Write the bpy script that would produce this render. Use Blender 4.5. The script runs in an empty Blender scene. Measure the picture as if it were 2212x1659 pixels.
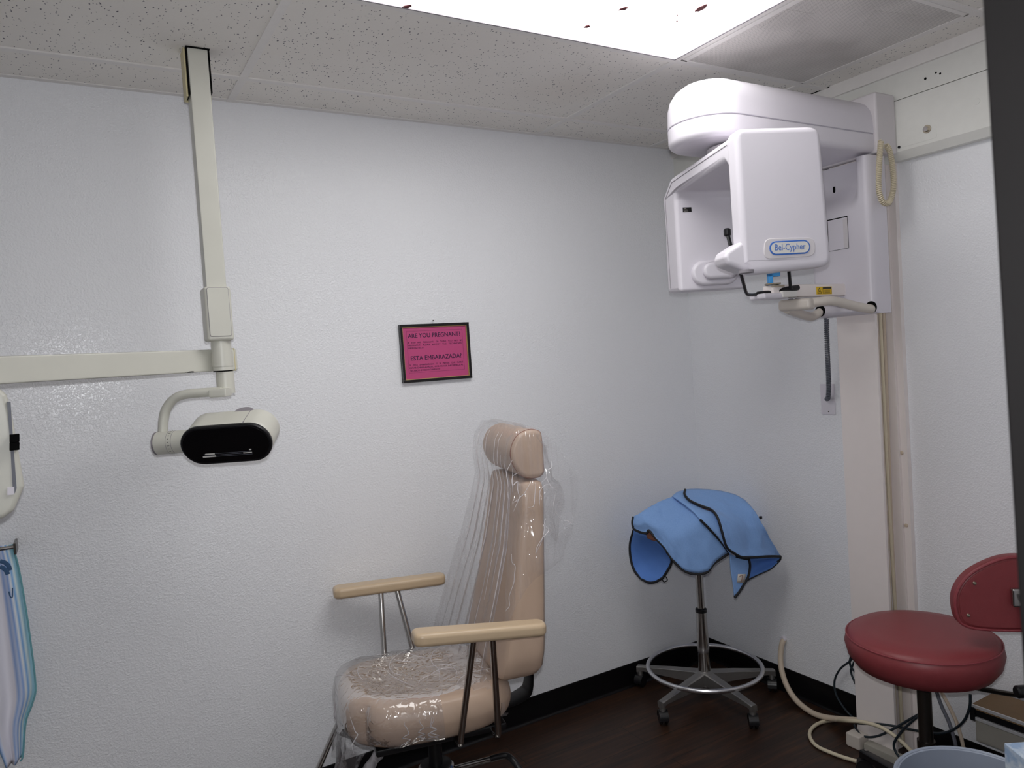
import bpy, bmesh, math, random
from mathutils import Vector, Matrix, noise
from mathutils.geometry import tessellate_polygon
from mathutils.bvhtree import BVHTree
random.seed(7)
PI = math.pi
scn = bpy.context.scene
COL = scn.collection
def V(*a): return Vector(a if len(a) > 1 else a[0])

# ------------------------------------------------------------------ camera
FPX, YAW, PITCH, ROLL = 1618.78, 0.5294, -0.0364, -0.0663
CAM = V(-2.5421, -2.6391, 1.5129)
H = 2.4284
fw = V(math.sin(YAW)*math.cos(PITCH), math.cos(YAW)*math.cos(PITCH), math.sin(PITCH))
r0 = V(math.cos(YAW), -math.sin(YAW), 0); u0 = r0.cross(fw)
RR = r0*math.cos(ROLL) + u0*math.sin(ROLL)
UU = -r0*math.sin(ROLL) + u0*math.cos(ROLL)
FF = fw
FH = V(FF.x, FF.y, 0).normalized(); RH = V(RR.x, RR.y, 0).normalized()
def ray(px, py): return FF + RR*((px-1106)/FPX) - UU*((py-829.5)/FPX)
def at(px, py, x=None, y=None, z=None, d=None):
    """world point seen at a pixel of the photograph, on a plane x/y/z or at a depth d (used for surveying)"""
    q = ray(px, py)
    if d is not None: return CAM + q*d
    if x is not None: return CAM + q*((x-CAM.x)/q.x)
    if y is not None: return CAM + q*((y-CAM.y)/q.y)
    return CAM + q*((z-CAM.z)/q.z)
cd = bpy.data.cameras.new('camera'); cam = bpy.data.objects.new('camera', cd); COL.objects.link(cam)
cd.sensor_width = 36; cd.lens = FPX/2212*36; cd.clip_start = .02
m = Matrix.Identity(4)
for i, a in enumerate((RR, UU, -FF)):
    for k in range(3): m[k][i] = a[k]
m.translation = CAM
cam.matrix_world = m
cd.dof.use_dof = True; cd.dof.focus_distance = 2.5; cd.dof.aperture_fstop = 7
scn.camera = cam

# ------------------------------------------------------------------ materials
def lin(h):
    h = h.lstrip('#'); o = []
    for i in (0, 2, 4):
        c = int(h[i:i+2], 16)/255
        o.append(c/12.92 if c <= .04045 else ((c+.055)/1.055)**2.4)
    return (*o, 1)
class NT:
    def __init__(s, name):
        s.m = bpy.data.materials.new(name); s.m.use_nodes = True
        s.t = s.m.node_tree; s.t.nodes.clear()
        s.out = s.n('ShaderNodeOutputMaterial')
    def n(s, ty, **k):
        nd = s.t.nodes.new(ty)
        for a, v in k.items(): setattr(nd, a, v)
        return nd
    def l(s, a, b): s.t.links.new(a, b)
    def bsdf(s, col='#ffffff', rough=.5, metal=0, spec=.5, **k):
        b = s.n('ShaderNodeBsdfPrincipled')
        b.inputs['Base Color'].default_value = lin(col) if isinstance(col, str) else col
        b.inputs['Roughness'].default_value = rough; b.inputs['Metallic'].default_value = metal
        b.inputs['Specular IOR Level'].default_value = spec
        for a, v in k.items(): b.inputs[a.replace('_', ' ')].default_value = v
        s.l(b.outputs[0], s.out.inputs[0]); s.b = b; return b
    def coord(s, scale=(1, 1, 1), kind='Object'):
        c = s.n('ShaderNodeTexCoord'); mp = s.n('ShaderNodeMapping'); mp.inputs['Scale'].default_value = scale
        s.l(c.outputs[kind], mp.inputs[0]); return mp.outputs[0]
    def noise(s, vec, scale, detail=2, rough=.5):
        nz = s.n('ShaderNodeTexNoise'); nz.inputs['Scale'].default_value = scale
        nz.inputs['Detail'].default_value = detail; nz.inputs['Roughness'].default_value = rough
        s.l(vec, nz.inputs['Vector']); return nz.outputs['Fac']
    def ramp(s, fac, stops):
        r = s.n('ShaderNodeValToRGB'); e = r.color_ramp.elements
        while len(e) < len(stops): e.new(.5)
        for q, (p, c) in zip(e, stops):
            q.position = p; q.color = lin(c) if isinstance(c, str) else (c, c, c, 1)
        s.l(fac, r.inputs[0]); return r.outputs[0]
    def mix(s, fac, a, b, mode='MIX'):
        x = s.n('ShaderNodeMix', data_type='RGBA', blend_type=mode)
        for sock, v in ((x.inputs[0], fac), (x.inputs[6], a), (x.inputs[7], b)):
            if hasattr(v, 'is_output'): s.l(v, sock)
            else: sock.default_value = v if not isinstance(v, str) else lin(v)
        return x.outputs[2]
    def math(s, op, a, b=0):
        x = s.n('ShaderNodeMath', operation=op)
        for i, v in enumerate((a, b)):
            if hasattr(v, 'is_output'): s.l(v, x.inputs[i])
            else: x.inputs[i].default_value = v
        return x.outputs[0]
    def bump(s, h, strength, dist):
        b = s.n('ShaderNodeBump'); b.inputs['Strength'].default_value = strength; b.inputs['Distance'].default_value = dist
        s.l(h, b.inputs['Height']); s.l(b.outputs[0], s.b.inputs['Normal'])
M = {}
def simple(name, col, rough=.5, metal=0, spec=.5, grain=.04, gscale=30, bump=0, bscale=200, **k):
    """plain stuff with a faint procedural mottling, optional fine bump"""
    t = NT(name); b = t.bsdf(col, rough, metal, spec, **k)
    c = lin(col); v = t.coord()
    nz = t.noise(v, gscale, 3)
    a = tuple(x*(1-grain) for x in c[:3])+(1,); bb = tuple(min(1, x*(1+grain)) for x in c[:3])+(1,)
    t.l(t.mix(nz, a, bb), b.inputs['Base Color'])
    if bump: t.bump(t.noise(v, bscale, 3), bump, .001)
    M[name] = t.m
    return t.m
# walls: orange-peel gloss paint
t = NT('wall_paint'); b = t.bsdf('#dcdde2', .27, 0, .5); v = t.coord()
nz = t.noise(v, 2.2, 2); t.l(t.mix(nz, lin('#eeeff3'), lin('#f3f4f7')), b.inputs['Base Color'])
h1 = t.noise(v, 165, 2, .55); h2 = t.noise(v, 60, 1)
t.bump(t.math('ADD', t.ramp(h1, [(.42, 0.), (.62, 1.)]), h2), .5, .0013); M['wall'] = t.m
# acoustic ceiling tile: small elongated pits
t = NT('ceiling_tile'); b = t.bsdf('#d6d0ca', .9, 0, .2); v = t.coord((1, .62, 1)); v2 = t.coord()
wob = t.n('ShaderNodeTexNoise'); wob.inputs['Scale'].default_value = 30; t.l(v, wob.inputs['Vector'])
vv = t.n('ShaderNodeVectorMath', operation='MULTIPLY_ADD'); t.l(wob.outputs['Color'], vv.inputs[0]); vv.inputs[1].default_value = (.02, .02, .0); t.l(v, vv.inputs[2])
vo = t.n('ShaderNodeTexVoronoi'); vo.inputs['Scale'].default_value = 135; t.l(vv.outputs[0], vo.inputs['Vector'])
sep = t.n('ShaderNodeSeparateColor'); t.l(vo.outputs['Color'], sep.inputs[0])
size = t.math('MULTIPLY', t.math('GREATER_THAN', sep.outputs[0], .5), t.math('ADD', t.math('MULTIPLY', sep.outputs[1], .15), .13))
pit = t.math('LESS_THAN', vo.outputs['Distance'], size)
base = t.mix(t.noise(v2, 3, 3), lin('#e9e5df'), lin('#f2efea'))
stain = t.ramp(t.noise(v2, 1.1, 1), [(.55, 0.), (.75, 1.)])
base = t.mix(t.math('MULTIPLY', stain, .25), base, lin('#d0bfa8'))
t.l(t.mix(pit, base, lin('#75737a')), b.inputs['Base Color'])
t.bump(t.math('SUBTRACT', t.noise(v2, 90, 3), pit), .5, .0015); M['tile'] = t.m
# dark wood-look vinyl plank
t = NT('dark_plank'); b = t.bsdf('#2a1d16', .4, 0, .4); v = t.coord()
rot = v.node; rot.inputs['Rotation'].default_value = (0, 0, math.radians(0))
br = t.n('ShaderNodeTexBrick'); br.offset = .37; br.inputs['Scale'].default_value = 1; br.inputs['Brick Width'].default_value = 1.2; br.inputs['Row Height'].default_value = .15
br.inputs['Mortar Size'].default_value = .0015; br.inputs['Color1'].default_value = (.2, .2, .2, 1); br.inputs['Color2'].default_value = (.8, .8, .8, 1); br.inputs['Mortar'].default_value = (.0, .0, .0, 1)
t.l(v, br.inputs['Vector'])
v2 = t.coord((1.6, 22, 1)); g = t.noise(v2, 2.2, 6, .65); g2 = t.noise(t.coord((1.0, 5, 1)), 1.7, 3)
wood = t.ramp(g, [(.3, '#150f0d'), (.46, '#2a1d17'), (.58, '#432c1f'), (.72, '#6b4528')])
wood = t.mix(.35, wood, t.mix(g2, lin('#1f1613'), lin('#452d20')))
wood = t.mix(.25, wood, t.mix(br.outputs['Color'], lin('#1c1411'), lin('#432d20')))
gap = t.math('LESS_THAN', t.math('ADD', br.outputs['Fac'], 0), .5)
t.l(t.mix(gap, lin('#0f0b09'), wood), b.inputs['Base Color']); t.bump(g, .25, .0006); M['floor'] = t.m
simple('black_rubber_base', '#0b0a0d', .35, 0, .4)
simple('grid_white', '#eae7e4', .5, 0, .3)
simple('fascia_paint', '#e6e6e1', .45, 0, .4, bump=.15, bscale=60)
simple('cream_plastic', '#cfcec4', .38, 0, .45, grain=.05, gscale=12)
simple('cream_yellowed', '#cfc49a', .45)
simple('machine_white', '#ddd9e1', .3, 0, .5, grain=.01)
simple('machine_grey', '#d6d1d4', .4, 0, .4, grain=.01)
simple('column_white', '#efe7e4', .4, 0, .45, grain=.02)
simple('handle_cream', '#d3cbc2', .35, 0, .5)
simple('cable_cream', '#d8cdb3', .5)
simple('cable_beige', '#cdbda9', .5)
simple('cable_dark', '#1c2830', .4)
simple('cord_grey', '#676a74', .5)
simple('black_plastic', '#101013', .35, 0, .5)
simple('black_gap', '#050505', .8, 0, .1)
simple('seam_grey', '#8b868c', .6)
simple('lens_black', '#0b0b0e', .08, 0, .6)
simple('chrome', '#b9b6b3', .16, 1, grain=.02)
simple('chrome_bright', '#e2e2e6', .28, 1, grain=.01)
simple('strip_metal', '#e9e9ea', .45, .45)
simple('cast_alu', '#a3a19f', .42, .85, grain=.08, gscale=60)
simple('dark_steel', '#54504c', .3, .9)
simple('tan_vinyl', '#bfa692', .38, 0, .45, grain=.03, bump=.08, bscale=350)
simple('arm_vinyl', '#c9b294', .33, 0, .5, grain=.03)
simple('red_vinyl', '#84393d', .42, 0, .4, grain=.05, bump=.1, bscale=300)
simple('red_vinyl_edge', '#8c3d44', .4, 0, .45)
simple('pink_paper', '#c24c80', .35, 0, .5, grain=.02)
simple('ink', '#3a1440', .6)
simple('gold_trim', '#c9b06f', .35, .4)
simple('frame_black', '#120f10', .3, 0, .5)
simple('label_yellow', '#e6bd12', .5)
simple('label_blue', '#3f6fc0', .4)
simple('blue_plastic', '#3f9be0', .35)
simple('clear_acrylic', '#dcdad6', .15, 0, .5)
simple('bin_grey', '#929aa9', .45, 0, .4)
simple('paper_towel', '#cfcdb8', .85)
simple('laminate_brown', '#8d7356', .55, 0, .3, grain=.12, gscale=50)
simple('cabinet_grey', '#a7a399', .55)
simple('jamb_dark', '#171515', .55, 0, .3, grain=.05)
simple('hall_paint', '#cfcdc8', .8)
simple('screw', '#a59c8c', .35, .9)
simple('flake_brown', '#6a3438', .8)
simple('tag_white', '#cbc6c0', .7)
simple('pcb_cream', '#c9c7b6', .5)
# blue woven cloth
t = NT('apron_blue'); b = t.bsdf('#5b86cf', .8, 0, .25, Sheen_Weight=.15); v = t.coord()
w1 = t.n('ShaderNodeTexWave'); w1.inputs['Scale'].default_value = 240; w1.inputs['Distortion'].default_value = 1; t.l(v, w1.inputs[0])
nz = t.noise(v, 260, 2); t.l(t.mix(nz, lin('#789fd8'), lin('#8db2e6')), b.inputs['Base Color'])
t.bump(t.math('ADD', t.noise(v, 24, 3), t.math('MULTIPLY', nz, .15)), .35, .004); M['apron_blue'] = t.m
simple('apron_lining', '#5d86cc', .8, 0, .2, bump=.3, bscale=40)
simple('piping_black', '#0b0b10', .6)
simple('leather_brown', '#8a5a48', .7)
# glove-box speckle
t = NT('box_print'); b = t.bsdf('#aebccb', .7); v = t.coord(); t.l(t.ramp(t.noise(v, 45, 3), [(.4, '#8fa6c4'), (.55, '#b9c6d4'), (.7, '#d5dce2')]), b.inputs['Base Color']); M['box_print'] = t.m
# striped cloth: stripes run down the cloth (uv)
t = NT('striped_cloth'); b = t.bsdf('#c7cdd8', .8, 0, .2)
c = t.n('ShaderNodeUVMap'); sx = t.n('ShaderNodeSeparateXYZ'); t.l(c.outputs[0], sx.inputs[0])
cr = t.ramp(sx.outputs[0], [(0, '#7fb5c0'), (.2, '#8fb5e8'), (.3, '#e6e6f0'), (.62, '#efedf4'), (.68, '#9db8e6'), (.73, '#c9d4ee'), (.77, '#8fb0e6'), (.81, '#eef2f6'), (.85, '#7fb4ea'), (.89, '#e4f2f4'), (.93, '#9ccbe0'), (1, '#8fc4cc')])
t.l(cr, b.inputs['Base Color']); M['striped'] = t.m
simple('stripe_ink', '#3a5a80', .8)
simple('teal_hem', '#6fa7b0', .8)
# perforated panel
t = NT('perforated'); b = t.bsdf('#a9a5a1', .6, 0, .3); v = t.coord(); 
wv = t.n('ShaderNodeTexWave', wave_type='BANDS', bands_direction='X'); wv.inputs['Scale'].default_value = 32; t.l(v, wv.inputs[0])
vo = t.n('ShaderNodeTexVoronoi'); vo.inputs['Scale'].default_value = 170; vo.inputs['Randomness'].default_value = 0; t.l(v, vo.inputs['Vector'])
hole = t.math('LESS_THAN', vo.outputs['Distance'], .33)
pa = t.ramp(t.noise(v, 4, 2), [(.4, 0.), (.6, 1.)])
face = t.mix(pa, lin('#cfcbc7'), lin('#e0dcd8'))
t.l(t.mix(t.math('MULTIPLY', hole, .5), face, lin('#5b5a5c')), b.inputs['Base Color']); M['perforated'] = t.m
simple('paper_patch', '#bdb8b2', .8)
# lamp diffuser
t = NT('diffuser_glow'); e = t.n('ShaderNodeEmission'); e.inputs['Color'].default_value = (1, .985, .97, 1); e.inputs['Strength'].default_value = 6.5
t.l(e.outputs[0], t.out.inputs[0]); M['glow'] = t.m; GLOW = e
# clear film: mostly see-through, glossy, with highlights on the folds painted in white
def film(name, fold_glint, gloss, sc, nsc, power, base, bd=.02, det=1):
    t = NT(name); v = t.coord(sc)
    tr = t.n('ShaderNodeBsdfTransparent'); gl = t.n('ShaderNodeBsdfGlossy'); gl.inputs['Roughness'].default_value = .1
    df = t.n('ShaderNodeBsdfDiffuse'); df.inputs['Color'].default_value = lin('#ece8ee')
    tl = t.n('ShaderNodeBsdfTranslucent'); tl.inputs['Color'].default_value = lin('#ece8ee')
    half = t.n('ShaderNodeMixShader'); half.inputs[0].default_value = .5; t.l(df.outputs[0], half.inputs[1]); t.l(tl.outputs[0], half.inputs[2])
    nz = t.noise(v, nsc, det, .45); nz2 = t.noise(v, nsc*2.3, det, .45)
    ridge = lambda q: t.math('POWER', t.math('SUBTRACT', 1, t.math('ABSOLUTE', t.math('MULTIPLY', t.math('SUBTRACT', q, .5), 3.2))), power)
    fold = t.math('MINIMUM', t.math('ADD', t.math('MAXIMUM', ridge(nz), 0), t.math('MULTIPLY', t.math('MAXIMUM', ridge(nz2), 0), .6)), 1)
    bp = t.n('ShaderNodeBump'); bp.inputs['Strength'].default_value = 1; bp.inputs['Distance'].default_value = bd
    t.l(t.math('ADD', nz, t.math('MULTIPLY', fold, .35)), bp.inputs['Height']); t.l(bp.outputs[0], gl.inputs['Normal'])
    m1 = t.n('ShaderNodeMixShader'); t.l(t.math('ADD', t.math('MULTIPLY', fold, fold_glint), base), m1.inputs[0]); t.l(tr.outputs[0], m1.inputs[1]); t.l(half.outputs[0], m1.inputs[2])
    lw = t.n('ShaderNodeLayerWeight'); lw.inputs['Blend'].default_value = .2; t.l(bp.outputs[0], lw.inputs['Normal'])
    m2 = t.n('ShaderNodeMixShader'); t.l(t.math('ADD', t.math('MULTIPLY', lw.outputs['Fresnel'], gloss), gloss*.2), m2.inputs[0]); t.l(m1.outputs[0], m2.inputs[1]); t.l(gl.outputs[0], m2.inputs[2])
    t.l(m2.outputs[0], t.out.inputs[0]); M[name] = t.m
film('film_back', .10, .2, (30, 30, .35), 1.0, 6, .07, .004, 0)
film('film_seat', .05, .5, (1, 1, 1), 20, 3, .10, .0045, 1)
film('film_loose', .5, .35, (1, 1, .6), 14, 5, .16, .02)

t = NT('crease_glint'); tr = t.n('ShaderNodeBsdfTransparent'); pb = t.n('ShaderNodeBsdfPrincipled'); pb.inputs['Base Color'].default_value = lin('#f2eef2'); pb.inputs['Roughness'].default_value = .18  # half-clear white: light caught by the creases is put into the colour
mx = t.n('ShaderNodeMixShader'); mx.inputs[0].default_value = .42; t.l(tr.outputs[0], mx.inputs[1]); t.l(pb.outputs[0], mx.inputs[2]); t.l(mx.outputs[0], t.out.inputs[0]); M['crease_glint'] = t.m

# ------------------------------------------------------------------ mesh helpers
def BM(): return bmesh.new()
def frame(e1, e2, e3, o):
    q = Matrix.Identity(4)
    for i, a in enumerate((e1, e2, e3)):
        for k in range(3): q[k][i] = a[k]
    q.translation = o; return q
def rotz(a, o=(0, 0, 0)): return Matrix.Translation(o) @ Matrix.Rotation(a, 4, 'Z')
def box(bm, lo, hi, bev=0, mat=None, seg=2):
    lo, hi = V(*lo), V(*hi)
    r = bmesh.ops.create_cube(bm, size=1); vs = r['verts']
    for v in vs:
        v.co = V(*[lo[k] + (v.co[k]+.5)*(hi[k]-lo[k]) for k in range(3)])
    if bev:
        es = list({e for v in vs for e in v.link_edges})
        r = bmesh.ops.bevel(bm, geom=es, offset=bev, segments=seg, affect='EDGES', profile=.5)
        vs = list({v for f in r['faces'] for v in f.verts} | {v for v in vs if v.is_valid})
    if mat is not None: bmesh.ops.transform(bm, matrix=mat, verts=vs)
    return vs
def rbox(bm, size, r, n=10, mat=None, fn=None):
    """rounded cushion-like box centred on the origin; fn reshapes its points"""
    hx, hy, hz = [s/2 for s in size]; tmp = bmesh.new()
    bmesh.ops.create_cube(tmp, size=2); bmesh.ops.subdivide_edges(tmp, edges=tmp.edges[:], cuts=n, use_grid_fill=True)
    vm = {}
    rr = [min(r, hx*.999), min(r, hy*.999), min(r, hz*.999)]
    for v in tmp.verts:
        def sp(c, h, rad):   # spread samples: half of them into the rounded rim
            a = abs(c); k = 1-min(.6, max(.15, rad/h*1.2))
            x = (h-rad)*(a/k) if a < k else (h-rad) + rad*math.sin((a-k)/(1-k)*PI/2)
            return math.copysign(x, c)
        p = V(sp(v.co.x, hx, rr[0]), sp(v.co.y, hy, rr[1]), sp(v.co.z, hz, rr[2]))
        q = V(*[max(-(h-a), min(h-a, c)) for c, h, a in zip(p, (hx, hy, hz), rr)])
        d = p-q; e = V(*[c/a for c, a in zip(d, rr)])
        if e.length > 1e-9:
            e.normalize(); p = q + V(*[c*a for c, a in zip(e, rr)])
        if fn: p = fn(p)
        if mat is not None: p = mat @ p
        vm[v] = bm.verts.new(p)
    for f in tmp.faces: bm.faces.new([vm[v] for v in f.verts])
    tmp.free()
def sweep(bm, pts, rad, segs=10, closed=False, caps=True, flat=None):
    """round tube along points (rad may be a list); flat=(a,b,up) gives an elliptical strap"""
    P = [V(*p) for p in pts]; n = len(P); rings = []; up = None
    for i, p in enumerate(P):
        a = P[(i-1) % n] if (closed or i) else P[i]; c = P[(i+1) % n] if (closed or i < n-1) else P[i]
        tg = (c-a); tg = tg.normalized() if tg.length > 1e-12 else V(0, 0, 1)
        if up is None:
            up = V(0, 0, 1) if abs(tg.z) < .9 else V(1, 0, 0)
            if flat: up = V(*flat[2])
        up = (up - tg*up.dot(tg)); up = up.normalized() if up.length > 1e-9 else tg.orthogonal().normalized()
        sd = tg.cross(up); r = rad[i] if isinstance(rad, (list, tuple)) else rad
        a1, b1 = (flat[0], flat[1]) if flat else (r, r)
        rings.append([bm.verts.new(p + up*(a1*math.cos(2*PI*k/segs)) + sd*(b1*math.sin(2*PI*k/segs))) for k in range(segs)])
    for i in range(n if closed else n-1):
        A, B = rings[i], rings[(i+1) % n]
        for k in range(segs): bm.faces.new((A[k], A[(k+1) % segs], B[(k+1) % segs], B[k]))
    if caps and not closed:
        bm.faces.new(rings[0][::-1]); bm.faces.new(rings[-1])
def spline(ctrl, n=8, closed=False):
    P = [V(*p) for p in ctrl]; o = []; m_ = len(P)
    rng = range(m_ if closed else m_-1)
    for i in rng:
        p1, p2 = P[i], P[(i+1) % m_]
        p0 = P[i-1] if (i or closed) else p1*2-p2
        p3 = P[(i+2) % m_] if (closed or i+2 < m_) else p2*2-p1
        for k in range(n):
            t_ = k/n
            o.append(.5*((2*p1) + (p2-p0)*t_ + (2*p0-5*p1+4*p2-p3)*t_**2 + (3*p1-p0-3*p2+p3)*t_**3))
    if not closed: o.append(P[-1])
    return o
def lathe(bm, prof, mat=None, segs=32):
    rings = []
    for r, z in prof:
        if r < 1e-6:
            p = V(0, 0, z); rings.append([bm.verts.new(mat @ p if mat is not None else p)])
        else:
            L = []
            for k in range(segs):
                p = V(r*math.cos(2*PI*k/segs), r*math.sin(2*PI*k/segs), z); L.append(bm.verts.new(mat @ p if mat is not None else p))
            rings.append(L)
    for A, B in zip(rings, rings[1:]):
        for k in range(segs):
            k2 = (k+1) % segs
            if len(A) == 1 and len(B) == 1: continue
            if len(A) == 1: bm.faces.new((A[0], B[k2], B[k]))
            elif len(B) == 1: bm.faces.new((A[k], A[k2], B[0]))
            else: bm.faces.new((A[k], A[k2], B[k2], B[k]))
def cyl(bm, p, q, r, r2=None, segs=24, bev=0):
    p, q = V(*p), V(*q); d = q-p; L = d.length; z = d.normalized(); x = z.orthogonal().normalized(); y = z.cross(x)
    r2 = r if r2 is None else r2
    lathe(bm, [(0, 0), (r-bev, 0), (r, bev), (r2, L-bev), (r2-bev, L), (0, L)] if bev else [(0, 0), (r, 0), (r2, L), (0, L)], frame(x, y, z, p), segs)
def inset_poly(P, d):
    """move a counter-clockwise outline inwards by d (mitred)"""
    n = len(P); o = []
    for i in range(n):
        a, p, c = Vector(P[i-1]), Vector(P[i]), Vector(P[(i+1) % n])
        e1 = (p-a); e2 = (c-p); e1 = e1.normalized() if e1.length > 1e-9 else e2.normalized(); e2 = e2.normalized() if e2.length > 1e-9 else e1
        n1, n2 = Vector((-e1.y, e1.x)), Vector((-e2.y, e2.x)); b = n1+n2
        b = b.normalized() if b.length > 1e-6 else n1
        o.append(tuple(p + b*(d/max(.45, b.dot(n1)))))
    return o
def prism(bm, poly, h0, h1, mat=None, bev=0, seg=3):
    """polygon in local xy, extruded along local z from h0 to h1, rims rounded by bev"""
    poly = [tuple(p) for p in poly]
    if sum(p[0]*q[1]-q[0]*p[1] for p, q in zip(poly, poly[1:]+poly[:1])) < 0: poly = poly[::-1]
    lv = [(0, h0), (0, h1)]
    if bev:
        an = [PI/2*k/seg for k in range(seg+1)]
        lv = [(bev*(1-math.sin(a)), h0+bev*(1-math.cos(a))) for a in an] + [(bev*(1-math.cos(a)), h1-bev*(1-math.sin(a))) for a in an]
    rings = []
    for d, h in lv:
        rings.append([bm.verts.new((mat @ V(x, y, h)) if mat is not None else V(x, y, h)) for x, y in (inset_poly(poly, d) if d else poly)])
    n = len(poly); fs = []
    for a_, b_, c_ in tessellate_polygon([[V(x, y, 0) for x, y in poly]]):
        for R_, flip in ((rings[0], True), (rings[-1], False)):
            try: fs.append(bm.faces.new((R_[c_], R_[b_], R_[a_]) if flip else (R_[a_], R_[b_], R_[c_])))
            except ValueError: pass
    for A_, B_ in zip(rings, rings[1:]):
        for k in range(n): fs.append(bm.faces.new((A_[k], A_[(k+1) % n], B_[(k+1) % n], B_[k])))
def round_poly(pts, rs, n=5):
    """round the corners of a 2-D polygon"""
    o = []; m_ = len(pts)
    for i in range(m_):
        p = Vector(pts[i]); a = Vector(pts[i-1]); c = Vector(pts[(i+1) % m_]); r = rs[i] if isinstance(rs, (list, tuple)) else rs
        if r <= 0: o.append(tuple(p)); continue
        d1 = (a-p).normalized(); d2 = (c-p).normalized(); ang = d1.angle(d2); L = min(r/math.tan(ang/2), (a-p).length*.49, (c-p).length*.49)
        s, e_ = p+d1*L, p+d2*L
        for k in range(n+1):
            t_ = k/n; o.append(tuple(s*(1-t_)**2 + p*2*t_*(1-t_) + e_*t_**2))
    return o
def capsule(w, h, n=10):
    r = h/2; o = []
    for k in range(n+1): a = -PI/2+PI*k/n; o.append((w/2-r+r*math.cos(a), r*math.sin(a)))
    for k in range(n+1): a = PI/2+PI*k/n; o.append((-w/2+r+r*math.cos(a), r*math.sin(a)))
    return o
def resample(P, n):
    L = [0]
    for a, b in zip(P, P[1:]): L.append(L[-1]+(b-a).length)
    o = []; j = 0
    for i in range(n+1):
        s = L[-1]*i/n
        while j < len(P)-2 and L[j+1] < s: j += 1
        d = L[j+1]-L[j]; o.append(P[j].lerp(P[j+1], (s-L[j])/d if d > 1e-9 else 0))
    return o
def coons(bm, top, right, bottom, left, n=24, k=16, fn=None, uv=False):
    """patch between four boundary polylines; top/bottom run left->right, left/right run top->bottom"""
    T, B, Lf, Rt = resample(top, n), resample(bottom, n), resample(left, k), resample(right, k)
    G = []
    for j in range(k+1):
        v = j/k; row = []
        for i in range(n+1):
            u = i/n
            p = T[i]*(1-v)+B[i]*v + Lf[j]*(1-u)+Rt[j]*u - (T[0]*(1-u)*(1-v)+T[n]*u*(1-v)+B[0]*(1-u)*v+B[n]*u*v)
            if fn: p = fn(p, u, v)
            row.append(bm.verts.new(p))
        G.append(row)
    ul = bm.loops.layers.uv.new('UVMap') if uv else None
    for j in range(k):
        for i in range(n):
            f = bm.faces.new((G[j][i], G[j+1][i], G[j+1][i+1], G[j][i+1]))
            if ul:
                for lp, (a, b) in zip(f.loops, ((i, j), (i, j+1), (i+1, j+1), (i+1, j))): lp[ul].uv = (a/n, 1-b/k)
    return G
def helix(ctrl, R, pitch, n_per=10, r0=None):
    P = spline(ctrl, 20); L = [0]
    for a, b in zip(P, P[1:]): L.append(L[-1]+(b-a).length)
    turns = L[-1]/pitch; N = int(turns*n_per); P2 = resample(P, N); o = []; up = None
    for i, p in enumerate(P2):
        tg = (P2[min(i+1, N)]-P2[max(i-1, 0)]).normalized()
        if up is None: up = tg.orthogonal().normalized()
        up = (up-tg*up.dot(tg)).normalized(); sd = tg.cross(up); a = 2*PI*turns*i/N
        o.append(p + up*(R*math.cos(a)) + sd*(R*math.sin(a)))
    return o

# ------------------------------------------------------------------ object helpers
def obj(name, bm, mat, parent=None, smooth=True, ang=40, solid=0, recalc=True):
    """link a bmesh (built in world space) as ONE object; a parent at L takes it in its own frame"""
    if recalc and not solid: bmesh.ops.recalc_face_normals(bm, faces=bm.faces[:])
    me = bpy.data.meshes.new(name); o = bpy.data.objects.new(name, me)
    if parent is not None: off = parent['_o']; off = V(*off)
    else:
        xs = [v.co for v in bm.verts]
        off = V((min(p.x for p in xs)+max(p.x for p in xs))/2, (min(p.y for p in xs)+max(p.y for p in xs))/2, min(p.z for p in xs))
    for v in bm.verts: v.co -= off
    bm.to_mesh(me); bm.free(); me.materials.append(M[mat])
    if smooth:
        for p in me.polygons: p.use_smooth = True
        me.set_sharp_from_angle(angle=math.radians(ang))
        if ang < 90: wn = o.modifiers.new('normals', 'WEIGHTED_NORMAL'); wn.keep_sharp = True; wn.weight = 90
    COL.objects.link(o)
    o['_o'] = list(off)
    if parent is not None:
        o.parent = parent; par = parent
        # parent frames are pure translations: local mesh already sits right
    else: o.location = off
    if solid:
        sm = o.modifiers.new('thick', 'SOLIDIFY'); sm.thickness = solid; sm.offset = 0
    return o
def thing(name, loc, label, cat, group=None):
    o = bpy.data.objects.new(name, None); o.empty_display_size = .05; COL.objects.link(o); o.location = V(*loc); o['_o'] = list(loc)
    return tag(o, label, cat, group)
def tag(o, label, cat, group=None):
    o['label'] = label; o['category'] = cat
    if group: o['group'] = group
    return o
def struct(o): o['kind'] = 'structure'; return o
def text_bm(txt, size, mat, align='LEFT', extrude=.0004, width=None, spacing=1, bold=0):
    c = bpy.data.curves.new('t', 'FONT'); c.body = txt; c.size = size; c.align_x = align; c.extrude = extrude; c.space_character = spacing; c.offset = bold; c.resolution_u = 3
    o = bpy.data.objects.new('t', c); COL.objects.link(o)
    bpy.context.view_layer.update()
    me = bpy.data.meshes.new_from_object(o.evaluated_get(bpy.context.evaluated_depsgraph_get()))
    bpy.data.objects.remove(o); bpy.data.curves.remove(c)
    bm = bmesh.new(); bm.from_mesh(me); bpy.data.meshes.remove(me)
    if width:
        xs = [v.co.x for v in bm.verts]; s = width/(max(xs)-min(xs)); x0 = min(xs) if align == 'LEFT' else (min(xs)+max(xs))/2
        for v in bm.verts: v.co.x = (v.co.x-x0)*s
    bmesh.ops.transform(bm, matrix=mat, verts=bm.verts[:])
    return bm
def merge(dst, src):
    mp = {v: dst.verts.new(v.co) for v in src.verts}
    for f in src.faces:
        try: dst.faces.new([mp[v] for v in f.verts])
        except ValueError: pass
    src.free()

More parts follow.
